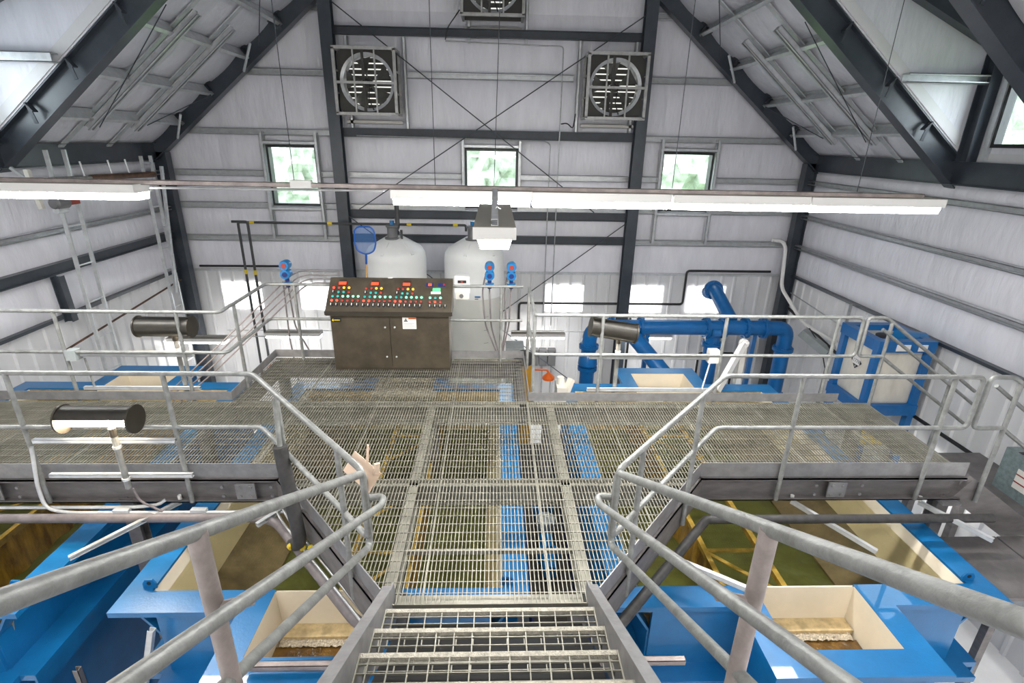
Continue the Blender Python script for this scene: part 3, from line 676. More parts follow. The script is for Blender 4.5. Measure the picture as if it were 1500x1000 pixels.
    for k, yy in enumerate((1.35, 2.4, 3.5)):
        MB().box(*xb(ri+.86, ri+1.42), yy-.02, yy+.02, -.80, -.785).build('frame_angle', 'angle_yellow', t, 0)
        MB().bar((x(ri+.88), yy-.02, -.80), (x(ri+1.40), yy-.55, -.80), .04, .012).build('frame_angle', 'angle_yellow', t, 0)
    wt = MB().quad((xa+ri+.04, ya+ri+.016, -.72), (xc-ri-.04, ya+ri+.016, -.72), (xc-ri-.04, yc-ri-.016, -.72), (xa+ri+.04, yc-ri-.016, -.72)).build('water_surface', 'water', t, 0)
    # lifting lugs
    for lx, ly in ((xa+ri-.03, ya+ri+.03), (xc-ri+.03, ya+ri+.03)):
        g = MB().prism([(lx-.055, ly, ZR), (lx+.055, ly, ZR), (lx+.055, ly, ZR+.05), (lx+.03, ly, ZR+.09), (lx-.03, ly, ZR+.09), (lx-.055, ly, ZR+.05)], (0, .016, 0)); g.build('lifting_lug', 'blue', t, 0)
        MB().lathe([(.018, 0), (.018, .02)], (lx, ly-.002, ZR+.055), (0, 1, 0), 12).build('lug_hole', 'black', t)
    return t
tank(1.02, False, 'blue steel clarifier tank right of the stair')
tank(-3.04, True, 'blue steel clarifier tank under the platform left of the stair')
tank(-7.10, True, 'blue steel clarifier tank at the far left below the walkway')
# ================================================================== LIGHT FIXTURES
def fixture(loc, along, label, L=1.22, group='fluorescent strip lights', lm='lens'):
    # wrap-around fluorescent fixture; loc = centre of the housing top
    ax = Vector(along); sd = Vector((ax.y, -ax.x, 0)) if abs(ax.z) < .5 else Vector((1, 0, 0)); c = Vector(loc)
    f = thing('strip_light', loc, label, 'light fixture', group)
    def prof(pts, name, m, ext=0):
        a = c-ax*(L/2+ext); MB().prism([a+sd*p+V(0, 0, q) for p, q in pts], ax*(L+2*ext)).build(name, m, f, 0)
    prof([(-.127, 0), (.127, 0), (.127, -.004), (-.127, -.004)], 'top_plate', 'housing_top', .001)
    prof([(-.127, -.004), (.127, -.004), (.13, -.075), (-.13, -.075)], 'housing', 'housing')
    prof([(-.105, -.075), (.105, -.075), (.085, -.135), (-.085, -.135)], 'lens', lm, -.01)
    for e in (-1, 1): MB().bar(c+ax*(e*(L/2+.002))+V(0, 0, -.075), c+ax*(e*(L/2+.002))+V(0, 0, -.003), .262, .008, ax).build('end_cap', 'housing', f, 0)
    return f
YS, ZS = 2.15, 2.575
su = thing('strut_channel', (0, YS, ZS), 'long perforated galvanized strut hanging the lights across the hall', 'strut')
MB().channel((-6.2, YS, ZS-.012), (3.92, YS, ZS-.03), .041, .041, .004, (0, 0, 1), 1).build('channel', 'galv_pink', su, 0)
MB().tube([(-3.02, YS+.03, ZS-.065), (-.98, YS+.03, ZS-.06)], .011, 8).build('conduit', 'conduit', su)
bx('splice_sleeve', 'housing', su, -1.78, -1.6, YS-.03, YS+.03, ZS-.045, ZS+.02)
for k, (xc, nm) in enumerate(((-5.0, 'leftmost strip light hanging outside the left edge of the view'), (-3.68, 'strip light at the left end of the hanging strut'), (-.28, 'strip light behind the cross fixture near the strut middle'), (.95, 'second strip light right of the cross fixture'), (2.20, 'third strip light right of the cross fixture'), (3.30, 'strip light at the right end of the hanging strut'))):
    zz = ZS-.035+.0-.0022*xc
    if xc > 2.5: xc = 3.44
    fixture((xc, YS, zz), (1, 0, 0), nm)
fixture((.01, 1.08, 2.468), (0, 1, 0), 'fluorescent fixture hanging end-on in the middle of the view', 1.22)
cs = thing('strut_channel', (.01, 1.4, 2.5), 'short strut channel on top of the end-on fixture', 'strut')
MB().channel((.01, .50, 2.49), (.01, 2.14, 2.535), .045, .042, .004, (0, 0, 1), 1).build('channel', 'galv', cs, 0)
MB().tube([(.05, 1.1, 2.5), (.02, .95, 2.53), (.0, .8, 2.5)], .004, 6).build('cord', 'white', cs)
for i, x in enumerate((-6.0, -1.75, -.52, 0.0, 1.6, 3.3)):
    zz = zr(x)-.02
    w = tag(MB().tube([(x, YS, ZS), (x+(.15 if i == 3 else 0), YS-.02, min(zz, 7.9))], .0035, 5).build('hanger_wire', 'steel_flat'), 'thin vertical hanger wire %s' % ('off the left edge', 'above the splice sleeve', 'left of the cross fixture', 'over the cross fixture', 'above the second right strip light', 'above the right end of the strut')[i], 'wire', 'hanger wires')
for i, (x, y, z, L) in enumerate(((1.03, 8.85, -1.22, 1.25), (-4.62, 8.85, -1.24, 1.25), (3.55, 8.85, -1.21, 1.25), (-6.55, 8.4, -1.22, 1.25))):
    fixture((x, y, z), (1, 0, 0), ('strip light low on the back wall right of the plastic tanks', 'strip light low on the back wall left of the console', 'strip light behind the blue pipe manifold', 'strip light in the rear left corner')[i], L, lm='lens_low')
    tag(MB().tube([(x-1.5, y, z+.02), (x+1.5, y, z+.02)], .012, 8).build('conduit', 'conduit'), ('conduit carrying the low light right of the tanks', 'conduit carrying the low light left of the console', 'conduit carrying the light behind the manifold', 'conduit carrying the corner light')[i], 'conduit', 'light conduits')
for i, (x, y, z) in enumerate(((-3.2, -2.2, 4.2), (3.2, -2.2, 4.2), (-3.2, -5.4, 4.2), (3.2, -5.4, 4.2), (0, -4.2, 5.6))):  # unseen overhead lamps added behind the viewer to brighten the hall
    f = fixture((x, y, z), (1, 0, 0), ('added overhead strip light left behind the viewer', 'added overhead strip light right behind the viewer', 'added rear overhead strip light at the left', 'added rear overhead strip light at the right', 'added central overhead strip light behind the viewer')[i], 2.44)
    for e in (-1, 1): MB().tube([(x+e, y, z), (x+e, y, zr(x+e))], .004, 5).build('hanger', 'steel_flat', f)
for i, (x, y, z, ax) in enumerate(((6.75, -.6, -.9, (0, 1, 0)), (-6.75, -.8, -.3, (0, 1, 0)), (6.8, 3.9, -1.6, (0, 1, 0)))):  # the left wall lamp is added out of view to light the tanks
    f = fixture((x, y, z), ax, ('wall strip light right of the stair below the walkway', 'added unseen strip light on the left wall brightening the tanks', 'wall strip light under the right stair landing')[i], 1.22, lm='lens' if i < 2 else 'lens_low')
    MB().bar((x, y, z-.03), (7.07 if x > 0 else -7.17, y, z-.03), .06, .03).build('wall_bracket', 'galv', f, 0)
# ================================================================== CONSOLE
cn = thing('control_console', (-1.37, 4.1, 0), 'brown metal control console with sloping panel of lit buttons', 'control console')
CX0, CX1, CY0, CY1 = -2.16, -.57, 3.90, 4.22
bx('cabinet', 'bronze', cn, CX0+.02, CX1-.02, CY0+.015, CY1, .0, .80)
for a, b in ((CX0+.025, -1.372), (-1.366, CX1-.025)): 
    d = bx('door', 'bronze', cn, a, b, CY0, CY0+.016, .035, .775)
    for z in (.20, .62):
        xk = b-.06 if a < -1.5 else a+.06
        MB().lathe([(.012, 0), (.012, .012), (.006, .016)], (xk, CY0, z), (0, -1, 0), 12).build('latch', 'galv', d)
# desk: sloping panel (profile in y,z)
DB = Vector((0, CY0-.05, .855)); DT = Vector((0, CY0+.33, 1.20)); 
prof = [(CY0-.05, .79), (CY0-.05, .855), (CY0+.33, 1.20), (CY0+.36, 1.20), (CY0+.36, .79)]
MB().prism([(CX0-.02, y, z) for y, z in prof], (CX1-CX0+.04, 0, 0)).build('desk_top', 'bronze', cn, 0)
MB().box(CX0-.03, CX1+.03, CY0-.055, CY0-.045, .80, .85).build('desk_lip', 'bronze_dark', cn, 0)
ud = (DT-DB).normalized(); nd = Vector((0, -ud.z, ud.y))
ln = (DT-DB).length
def pp(u, v, h=.0):       # u,v in 0..1 across the sloping panel
    return Vector((CX0-.02+(CX1-CX0+.04)*u, 0, 0))+DB+ud*(v*ln)+nd*h
# the picture of the panel: crop coordinates (1400x1000 view of 210x150 px) -> u,v
def cuv(x, y):
    v = (365-y)/(365-60.); xl = 70+(165-70)*v; xr = 1250+(1275-1250)*v; return (x-xl)/(xr-xl), v
def chip(x, y, w, h, m, name, hh=.012):
    u, v = cuv(x, y); c = pp(u, v, hh/2); MB().bar(c-Vector((w/2, 0, 0)), c+Vector((w/2, 0, 0)), hh, h, ud).build(name, m, cn, 0)
def lampb(x, y, m, r=.0175):
    u, v = cuv(x, y); c = pp(u, v)
    o = MB().lathe([(.024, 0), (.024, .008), (.018, .010)], c, nd, 12).build('button', 'black', cn); MB().lathe([(r, 0), (r, .008), (.01, .013)], c+nd*.008, nd, 12).build('cap', m, o)
def knob(x, y):
    u, v = cuv(x, y); c = pp(u, v)
    o = MB().lathe([(.024, 0), (.024, .008), (.016, .012), (.016, .03)], c, nd, 12).build('selector_switch', 'black', cn)
    MB().bar(c+nd*.034-ud*.014, c+nd*.034+ud*.014, .008, .008, nd).build('pointer', 'white', o, 0)
for x, y in ((268, 115), (560, 118), (848, 120)):
    chip(x, y, .11, .055, 'black', 'display_bezel', .010); chip(x, y, .095, .042, 'led_red', 'display', .016); chip(x+10, y-32, .10, .008, 'black', 'label_strip', .004)
for x in (1060, 1170): chip(x, 120, .10, .05, 'navy', 'display_bezel', .010); 
chip(1062, 122, .045, .035, 'led_red', 'display', .016); chip(1190, 120, .025, .03, 'led_red_dim', 'display', .016)
chip(1120, 168, .10, .045, 'lcd_green', 'display', .016); chip(1112, 195, .13, .035, 'offwhite', 'keypad', .012)
for g, ox in enumerate((0, 294, 583)):
    oy = g*4
    for k, mm in enumerate((('led_red', 'led_red_dim', 'led_amber', 'led_amber'), ('led_red_dim', 'led_red_dim', 'led_amber', 'led_amber'), ('led_red_dim', 'led_red_dim', 'led_amber', 'led_amber'))[g]): lampb(183+ox+k*46, 157+oy, mm)
    for k, mm in enumerate((None, 'led_teal', 'led_teal', 'led_red_dim')):
        if mm: lampb(172+ox+k*47, 197+oy, mm)
        else: knob(172+ox+k*47, 197+oy)
    for k in range(6):
        lampb(160+ox+k*47, 236+oy*.6, 'led_teal' if k < 2 else 'led_green'); lampb(147+ox+k*48, 273+oy*.6, 'led_red' if k < 2 else 'led_red_dim'); knob(136+ox+k*48, 314+oy*.6)
for k in range(3): lampb(1057+k*48, 243, ('led_green', 'led_teal', 'led_green')[k]); lampb(1052+k*48, 280, ('led_red_dim', 'led_red', 'led_red_dim')[k])
for k in range(4): knob(1050+k*48, 320)
# warning sign and maker's plate on the doors
sg = MB().box(-1.20, -1.02, CY0-.004, CY0, .60, .76).build('warning_sign', 'paper', cn, 0); tag(sg, 'white warning sign with orange header')
bx('header', 'orange', sg, -1.12, -1.022, CY0-.006, CY0-.003, .735, .757)
MB().prism([(-1.185, CY0-.0045, .70), (-1.125, CY0-.0045, .70), (-1.155, CY0-.0045, .75)], (0, -.002, 0)).build('triangle', 'boxgrey', sg, 0)
text('WARNING', .018, (-1.07, CY0-.0065, .746), (1, 0, 0), (0, 0, 1), 'black', sg)
for k in range(4): bx('print_line', 'boxgrey', sg, -1.185, -1.04-(k % 2)*.03, CY0-.005, CY0-.0038, .677-k*.018, .680-k*.018)
pl = bx('name_plate', 'black', cn, CX0+.03, CX0+.165, CY0-.004, CY0, .69, .745)
MB().prism([(CX0+.045, CY0-.0045, .705), (CX0+.065, CY0-.0045, .700), (CX0+.062, CY0-.0045, .738), (CX0+.050, CY0-.0045, .730)], (0, -.002, 0)).build('emblem', 'yellow', pl, 0)
MB().box(CX0+.07, CX0+.145, CY0-.006, CY0-.004, .712, .722).build('lettering', 'yellow', pl, 0)
bx('clip', 'white', cn, -1.42, -1.36, CY0+.33, CY0+.345, 1.195, 1.21)
# small white meter box beside the console
mb = thing('meter_box', (-.42, 4.33, .80), 'small white meter box with dark display beside the console', 'meter')
MB().box(-.535, -.33, 4.30, 4.42, .98, 1.22).build('case', 'white', mb, 0)
MB().box(-.525, -.34, 4.29, 4.31, .90, 1.0).build('lower_cover', 'offwhite', mb, 0)
d = bx('display', 'black', mb, -.495, -.375, 4.294, 4.30, 1.125, 1.165); bx('digits', 'led_red_dim', d, -.45, -.42, 4.292, 4.294, 1.135, 1.155)
MB().lathe([(.03, 0), (.03, .006)], (-.445, 4.29, .945), (0, -1, 0), 16).build('emblem', 'boxgrey', mb)
# ================================================================== POLY TANKS
def polytank(x, y, label):
    t = thing('chemical_tank', (x, y, FZ), label, 'tank', 'white plastic chemical tanks'); r = .60
    MB().lathe([(r, 0), (r, 3.60)], (x, y, FZ+.02), n=40).build('liquid_section', 'poly_fill', t)
    MB().lathe([(r+.004, 3.60), (r+.004, 4.30), (r-.01, 4.42), (r-.08, 4.53), (r-.30, 4.66), (.16, 4.74), (0, 4.75)], (x, y, FZ), n=40).build('shell', 'poly', t)
    for k in range(6):
        a = k*math.pi/3+.25; d = Vector((math.cos(a), math.sin(a), 0)); c = Vector((x, y, FZ))
        MB().bar(c+d*.58+V(0, 0, 4.45), c+d*.32+V(0, 0, 4.655), .06, .03, (0, 0, 1)).build('shoulder_rib', 'poly', t, 0) if k in (4, 5) else None
    l = MB().lathe([(.15, 0), (.15, .03), (.105, .04), (.10, .06), (.10, .22), (.125, .24), (.125, .27), (.06, .28)], (x-.02, y-.1, FZ+4.70), n=20).build('mixer_flange', 'boxgrey', t)
    MB().lathe([(.045, 0), (.045, .08)], (x-.02, y-.1, FZ+4.98), n=6).build('cap', 'blue', l, 0)
    MB().tube([(x+.16, y-.12, FZ+4.66), (x+.16, y-.12, FZ+4.88)], .025, 8).build('vent', 'darkpipe', t)
    for k in range(9):
        z = FZ+1.0+k*.28; a = -1.15; MB().bar(Vector((x+.608*math.cos(a)-.04, y+.608*math.sin(a)-.02, z)), Vector((x+.608*math.cos(a)+.05, y+.608*math.sin(a)+.025, z)), .006, .006).build('level_mark', 'boxgrey', t, 0)
    return t
t1 = polytank(-1.99, 7.9, 'white domed plastic chemical tank behind the console')
t2 = polytank(-.41, 7.9, 'white domed plastic chemical tank right of the console')
lb = MB().box(-.39, -.25, 7.285, 7.292, .0, .10).build('label_sticker', 'white', t2, 0); bx('print', 'blue', lb, -.38, -.27, 7.28, 7.286, .055, .085); bx('print', 'boxgrey', lb, -.38, -.31, 7.28, 7.286, .02, .035)
# pool net
nt = thing('skimmer_net', (-2.25, 6.5, -1.0), 'blue skimmer net on a wooden pole standing behind the console', 'net')
pts = [(-2.41, 6.5, 1.46), (-2.35, 6.5, 1.53), (-2.13, 6.5, 1.53), (-2.07, 6.5, 1.46), (-2.055, 6.5, 1.25), (-2.10, 6.5, 1.11), (-2.20, 6.5, 1.06), (-2.28, 6.5, 1.06), (-2.38, 6.5, 1.11), (-2.425, 6.5, 1.25), (-2.41, 6.5, 1.46)]
MB().tube(fillet(pts, .05, 3), .014, 8).build('hoop', 'netblue', nt)
MB().add([p for p in pts[:-1]]+[(p[0], p[1]+.03, p[2]) for p in pts[:-1]], [tuple(range(10))]).build('netting', 'netmesh', nt, 0)
MB().tube([(-2.24, 6.5, 1.07), (-2.25, 6.5, .88)], .02, 8).build('socket', 'netblue', nt)
MB().tube([(-2.25, 6.5, .90), (-2.33, 6.6, -.9)], .016, 8).build('pole', 'wood', nt)
sh = thing('tool_rack', (-2.33, 6.62, FZ), 'grey stand behind the console holding the net pole', 'stand'); bx('post', 'panelgrey', sh, -2.40, -2.28, 6.62, 6.70, FZ, -.9); bx('foot', 'panelgrey', sh, -2.6, -2.1, 6.45, 6.85, FZ, FZ+.04); bx('hook', 'panelgrey', sh, -2.37, -2.29, 6.54, 6.62, -.96, -.90)
# ================================================================== EXHAUST FANS
def fan(loc, label):
    x, y, z = loc; hw = .58; D = .55
    f = thing('exhaust_fan', loc, label, 'fan', 'wall exhaust fans')
    yf, yb = y-D, y
    def fr(a, b, w=.055): MB().bar(a, b, w, w).build('cage_bar', 'fanbox', f, 0)
    for dz in (-hw, hw): fr((x-hw-.027, yf, z+dz), (x+hw+.027, yf, z+dz))
    for dx in (-hw, hw): fr((x+dx, yf, z-hw), (x+dx, yf, z+hw))
    fr((x-hw, yf, z-.02), (x+hw, yf, z-.02), .045)
    for k in (-.21, .20): MB().bar((x+k, yf+.005, z-hw), (x+k, yf+.005, z+hw), .03, .03, (0, 1, 0)).build('cage_bar', 'fanbox', f, 0)
    for dx in (-hw, hw):
        for dz in (-hw, hw): fr((x+dx, yf, z+dz), (x+dx, yb, z+dz), .045)
        for dz in (-.2, .2): MB().bar((x+dx, yf, z+dz), (x+dx, yb, z+dz), .025, .025).build('cage_bar', 'fanbox', f, 0)
        MB().bar((x+dx, yb-.02, z-hw), (x+dx, yb-.02, z+hw), .05, .05).build('cage_bar', 'fanbox', f, 0)
    # orifice plate with round opening
    n = 36; vs = []; rr = .50
    for k in range(n):
        a = 2*math.pi*k/n; c, s_ = math.cos(a), math.sin(a); q = hw/max(abs(c), abs(s_)); vs += [(x+rr*c, yf+.22, z+rr*s_), (x+q*c, yf+.22, z+q*s_)]
    MB().add(vs, [(2*k, 2*k+1, (2*k+3) % (2*n), (2*k+2) % (2*n)) for k in range(n)]).build('orifice_plate', 'fandark', f, 0, fix=False)
    MB().lathe([(rr+.03, 0), (rr+.03, .03), (rr, .06), (rr-.005, .26), (rr-.03, .26), (rr-.03, .03), (rr+.03, 0)], (x, yf+.16, z), (0, 1, 0), 40, cap=False).build('venturi_ring', 'galv', f)
    h = MB().lathe([(.09, 0), (.09, .16), (.05, .17)], (x, yf+.18, z), (0, 1, 0), 16).build('motor', 'fandark', f)
    MB().bar((x-.06, yf+.13, z-hw), (x-.06, yf+.13, z+hw), .03, .05).build('motor_support', 'fandark', f, 0)
    MB().tube([(x-.02, yf+.13, z+.05), (x+.05, yf+.13, z+.02), (x+.02, yf+.13, z-.3), (x+.1, yf+.14, z-.5)], .012, 6).build('cable', 'black', f)
    for k in range(5):
        a = k*2*math.pi/5+.5; g = MB(); vs = []
        for i in range(7):
            r_ = .08+.39*i/6
            for j, w in enumerate((-1, 1)):
                aa = a+w*(.16+.20*i/6); vs.append((x+r_*math.cos(aa), yf+.30+w*.06, z+r_*math.sin(aa)))
        g.add(vs, [(2*i, 2*i+2, 2*i+3, 2*i+1) for i in range(6)]).build('blade', 'fanblade', f, 40, fix=False)
    bx('backing', 'fandark', f, x-hw, x+hw, yb-.012, yb-.002, z-hw, z+hw)
    for k in range(10):
        zz = z-.48+k*.107
        hw2 = math.sqrt(max(.01, .50**2-(zz-z)**2))
        MB().box(x-hw2, x+hw2, yb-.03, yb-.013, zz-.008, zz+.012).build('glow_slat', 'shutter_light', f, 0)  # slats glow to stand in for daylight coming through the shutter
    for dx in (-hw+.08, hw+.08 if x < -1 else hw-.08): pass
    for dx in (-hw, hw): MB().channel((x+dx+(.1 if x < 0 else -.1), 9.42, z-hw-.38), (x+dx+(.1 if x < 0 else -.1), 9.42, z+hw+.3), .06, .12, .008, (0, 1, 0), 1).build('support_jamb', 'galv', f, 0)
    MB().channel((x-hw, 9.42, z-hw-.13), (x+hw, 9.42, z-hw-.13), .12, .07, .008).build('support_sill', 'offwhite', f, 0)
    return f
fan((-2.53, 9.28, 3.98), 'square caged exhaust fan high on the back wall at the left')
fan((2.40, 9.28, 3.99), 'square caged exhaust fan high on the back wall at the right')
fan((-.06, 9.28, 5.74), 'square caged exhaust fan at the top centre of the wall')
# wall conduits and pipes on the back wall
def wpipe(nm, pts, r, m, label, cat='pipe', grp='wall pipes', rad=.08): return tag(MB().tube(fillet(pts, rad), r, 8).build(nm, m), label, cat, grp)
wpipe('conduit', [(-1.0, 9.2, 4.78), (.9, 9.2, 4.74), (1.36, 9.2, 4.74), (1.36, 9.2, -.2), (1.36, 9.2, -1.7)], .013, 'conduit', 'conduit from the top fan bending down beside the right fan', 'conduit')
wpipe('conduit', [(-2.9, 9.2, 3.0), (1.05, 9.2, 2.96), (1.17, 9.2, 2.9), (1.17, 9.2, -1.7)], .013, 'conduit', 'conduit along the second beam bending down right of the middle window', 'conduit')
wpipe('cable', [(-.70, 9.1, 5.3), (-.95, 9.15, 5.0), (-1.0, 9.2, 4.8)], .012, 'black', 'black whip cable hanging from the top fan', 'cable')
wpipe('cable', [(1.38, 9.2, 3.3), (1.5, 9.1, 3.32), (1.62, 9.1, 3.2), (1.66, 9.1, 3.5)], .012, 'black', 'black whip cable at the right fan', 'cable')
wp = thing('pipe_run', (-5.4, 8.9, FZ), 'pair of dark pipes with yellow tags running over the tanks', 'pipe')
MB().tube(fillet([(-.62, 8.85, 1.10), (-.62, 8.9, 1.22), (-5.50, 8.9, 1.22), (-5.50, 8.9, -2.2)], .05), .028, 10).build('pipe', 'darkpipe', wp)
MB().tube(fillet([(-5.6, 8.84, 1.24), (-5.27, 8.84, 1.24), (-5.27, 8.84, -2.0)], .05), .028, 10).build('pipe', 'darkpipe', wp)
for x, z, h in ((-5.2, 1.22, 1), (-3.55, 1.22, 1), (-1.85, 1.22, 1), (-.85, 1.22, 1), (-5.50, .14, 0), (-5.27, .14, 0)):
    d = V(.05, 0, 0) if h else V(0, 0, .05); c = Vector((x, 8.9 if x != -5.27 else 8.84, z)); MB().tube([c-d, c+d], .032, 10).build('tag_band', 'yellow', wp)
for x in (-5.50, -5.27): MB().lathe([(.045, 0), (.045, .10)], (x, 8.87, -2.2), n=10).build('valve', 'orange', wp)
MB().tube(fillet([(-5.5, 8.87, -2.1), (-5.5, 8.87, -2.45), (-5.8, 8.87, -2.45), (-5.8, 8.87, -2.9)], .05), .035, 8).build('pipe', 'darkpipe', wp)
wpipe('pipe', [(-6.8, 9.47, .13), (-4.85, 9.47, .14), (-4.85, 9.42, .25)], .025, 'black', 'black pipe along the liner top at the left')
wpipe('pipe', [(.6, 9.46, -1.4), (.6, 9.46, -.69), (4.58, 9.46, -.69), (4.58, 9.46, .14), (6.6, 9.46, .14)], .028, 'black', 'thin black pipe stepping up the liner at the right')
wpipe('pipe', [(3.3, 9.3, FZ), (3.3, 9.3, -1.0)], .028, 'black', 'thin black riser behind the blue manifold')
wpipe('pipe', [(5.1, 9.3, -2.8), (5.1, 9.3, -1.9), (6.0, 9.3, -1.9), (6.0, 9.3, -3.2)], .028, 'black', 'black pipe loop low on the rear right wall')
wpipe('pipe', [(-2.1, 8.9, 1.85), (-2.1, 8.9, 1.15), (-2.1, 8.1, 1.12), (-1.93, 7.95, 1.2)], .05, 'darkpipe', 'grey vent pipe rising beside the left plastic tank', rad=.12)
wpipe('pipe', [(6.30, 9.1, .95), (6.55, 9.1, .93), (6.62, 9.05, .8), (6.62, 8.9, -.1), (6.86, 8.2, -.7), (6.90, 6.9, -.75), (6.90, 6.8, -1.0), (6.90, 5.6, -1.0)], .04, 'white', 'white plastic drain pipe in the rear right corner', rad=.15)
wpipe('conduit', [(6.93, 9.0, -.25), (6.93, 6.0, -.45)], .013, 'conduit', 'thin conduit along the right wall liner', 'conduit')
wpipe('conduit', [(6.93, 6.9, .1), (6.93, 6.9, -2.6)], .03, 'conduit', 'vertical conduit on the right wall near the tote', 'conduit')
wpipe('pipe', [(6.9, 8.9, -.6), (6.9, 5.6, -1.15), (6.9, 2.0, -1.15)], .03, 'black', 'black pipe sloping down along the right wall')
cl = thing('cable_reel_unit', (6.75, 7.4, -1.2), 'grey wall unit with dangling cables on the right wall', 'equipment')
MB().bar((6.5, 7.55, -.70), (6.85, 7.1, -1.0), .2, .16).build('case', 'panelgrey', cl, 0); MB().tube([(6.6, 7.5, -.6), (6.75, 7.2, -.9), (6.8, 7.0, -1.3), (6.8, 7.0, -2.2)], .012, 6).build('cable', 'black', cl); MB().lathe([(.10, 0), (.08, .05), (.03, .06)], (6.83, 6.6, -1.5), (-1, 0, 0), 16).build('cap', 'panelgrey', cl)
wpipe('cable_tray', [(-6.95, 8.9, -.05), (-6.95, 5.4, -.36)], .018, 'rustbrown', 'thin brown pipe along the left liner', rad=.05)
# ================================================================== BLUE MANIFOLD
mf = thing('pipe_manifold', (4.0, 7.2, FZ), 'large bright blue flanged pipe manifold behind the right walkway', 'pipe manifold')
BR = .15
def flange(c, ax, r=.215, h=.03):
    c = Vector(c); a = Vector(ax).normalized(); g = MB().lathe([(r, 0), (r, h)], c-a*h, a, 24).lathe([(r, 0), (r, h)], c+a*.006, a, 24)
    o = g.build('flange', 'bluepipe', mf); tag(o, kind='stuff') if False else None
    u = a.cross(Vector((0, 0, 1)) if abs(a.z) < .9 else Vector((1, 0, 0))).normalized(); w = a.cross(u); b = MB()
    for k in range(8):
        an = k*math.pi/4; p = c+(u*math.cos(an)+w*math.sin(an))*(r-.03); b.tube([p-a*.06, p+a*.06], .014, 6)
    tag(b.build('flange_bolts', 'bluepipe', o), kind='stuff')
ym, zm = 7.2, -.50
MB().tube(fillet([(1.93, ym, FZ), (1.93, ym, zm), (2.6, ym, zm)], .32, 8), BR, 20).build('elbow', 'bluepipe', mf)
MB().tube([(2.4, ym, zm), (5.6, ym, zm)], BR, 20).build('header_pipe', 'bluepipe', mf)
MB().tube(fillet([(5.5, ym, zm), (5.95, ym, zm), (5.95, ym, FZ)], .32, 8), BR*.98, 20).build('elbow', 'bluepipe', mf)
MB().lathe([(BR+.02, 0), (BR+.05, .05), (BR+.03, .22), (BR-.02, .3)], (1.93, ym, -1.35), n=20).build('reducer', 'bluepipe', mf)
for x in (2.35, 2.95, 4.28, 4.62, 5.08, 5.45): flange((x, ym, zm), (1, 0, 0))
for z in (-.92, -1.40): flange((1.93, ym, z), (0, 0, 1), .20)
flange((5.95, ym, -.95), (0, 0, 1), .20); flange((5.95, ym, -2.0), (0, 0, 1), .22)
MB().tube([(4.45, ym, zm), (4.45, ym, FZ)], BR, 20).build('drop_pipe', 'bluepipe', mf); flange((4.45, ym, -.85), (0, 0, 1), .20)
MB().tube(fillet([(4.80, 8.6, -.15), (4.80, 8.3, .02), (4.85, 7.4, -.40)], .2, 5), BR*.95, 20).build('branch_pipe', 'bluepipe', mf); flange((4.80, 8.32, -.02), (0, .9, -.3), .21)
MB().tube([(2.65, ym, zm), (3.45, 6.0, -1.35), (3.55, 5.85, -1.6)], BR, 20).build('branch_pipe', 'bluepipe', mf); flange((2.75, 7.05, -.6), (.5, -.7, -.5), .20); flange((3.45, 6.0, -1.35), (.5, -.7, -.5), .20)
MB().lathe([(.06, -.1), (.09, -.06), (.09, .06), (.06, .1)], (4.42, ym-.2, zm-.05), (1, 0, 0), 10).build('valve', 'bluepipe', mf)
sup = MB(); 
for x in (3.1, 5.3): MB().box(x-.04, x+.04, ym-.04, ym+.04, FZ, zm-BR).build('support', 'bluepipe', mf, 0)
def bpump(x, y, z, label):
    p = thing('pump', (x, y, FZ), label, 'pump', 'blue pumps')
    MB().lathe([(.10, 0), (.17, .04), (.17, .34), (.12, .40)], (x, y-.2, z), (0, 1, 0), 20).build('motor', 'navy', p); bx('base', 'bluepipe', p, x-.15, x+.15, y-.15, y+.15, FZ, z-.12)
bpump(2.35, 6.6, -2.0, 'dark blue pump beside the left riser of the manifold'); bpump(4.95, 6.4, -1.75, 'dark blue pump right of the manifold drop pipe')
wa = thing('lever_arm', (3.85, 4.2, -.62), 'pale angled valve lever standing over the right tank', 'lever')
MB().bar((3.42, 4.45, -.56), (3.86, 4.75, .10), .07, .12).build('arm', 'white', wa, 0); MB().lathe([(.07, 0), (.07, .07)], (3.86, 4.72, .10), (0, 1, 0), 16).build('arm_end', 'white', wa)
MB().bar((3.88, 4.8, -.62), (3.88, 4.8, .05), .1, .08).build('strut', 'offwhite', wa, 0)
mo = thing('mixer_motor', (.86, 4.3, -.6), 'beige gearmotor on the tank rim behind the right walkway', 'motor')
bx('gearbox', 'offwhite', mo, .92, 1.06, 4.1, 4.4, -.595, -.36); MB().bar((1.06, 4.2, -.5), (1.14, 4.25, -.28), .10, .06).build('bracket', 'offwhite', mo, 0); MB().tube([(.98, 4.25, -.36), (.98, 4.25, -.25)], .05, 10).build('cap', 'offwhite', mo)
mo = thing('mixer_motor', (-3.75, 3.7, -.6), 'blue and grey gearmotor on the tank rim behind the left walkway', 'motor')
MB().lathe([(.09, 0), (.11, .05), (.11, .16), (.06, .2)], (-3.78, 3.62, -.50), (1, 0, 0), 16).build('motor', 'blue', mo); MB().lathe([(.13, 0), (.13, .06)], (-3.86, 3.62, -.48), (1, 0, 0), 16).build('flange', 'panelgrey', mo); bx('base', 'blue', mo, -3.95, -3.6, 3.5, 3.75, -.6, -.55); MB().tube([(-3.58, 3.62, -.5), (-3.2, 3.62, -.5)], .04, 10).build('shaft', 'white', mo)
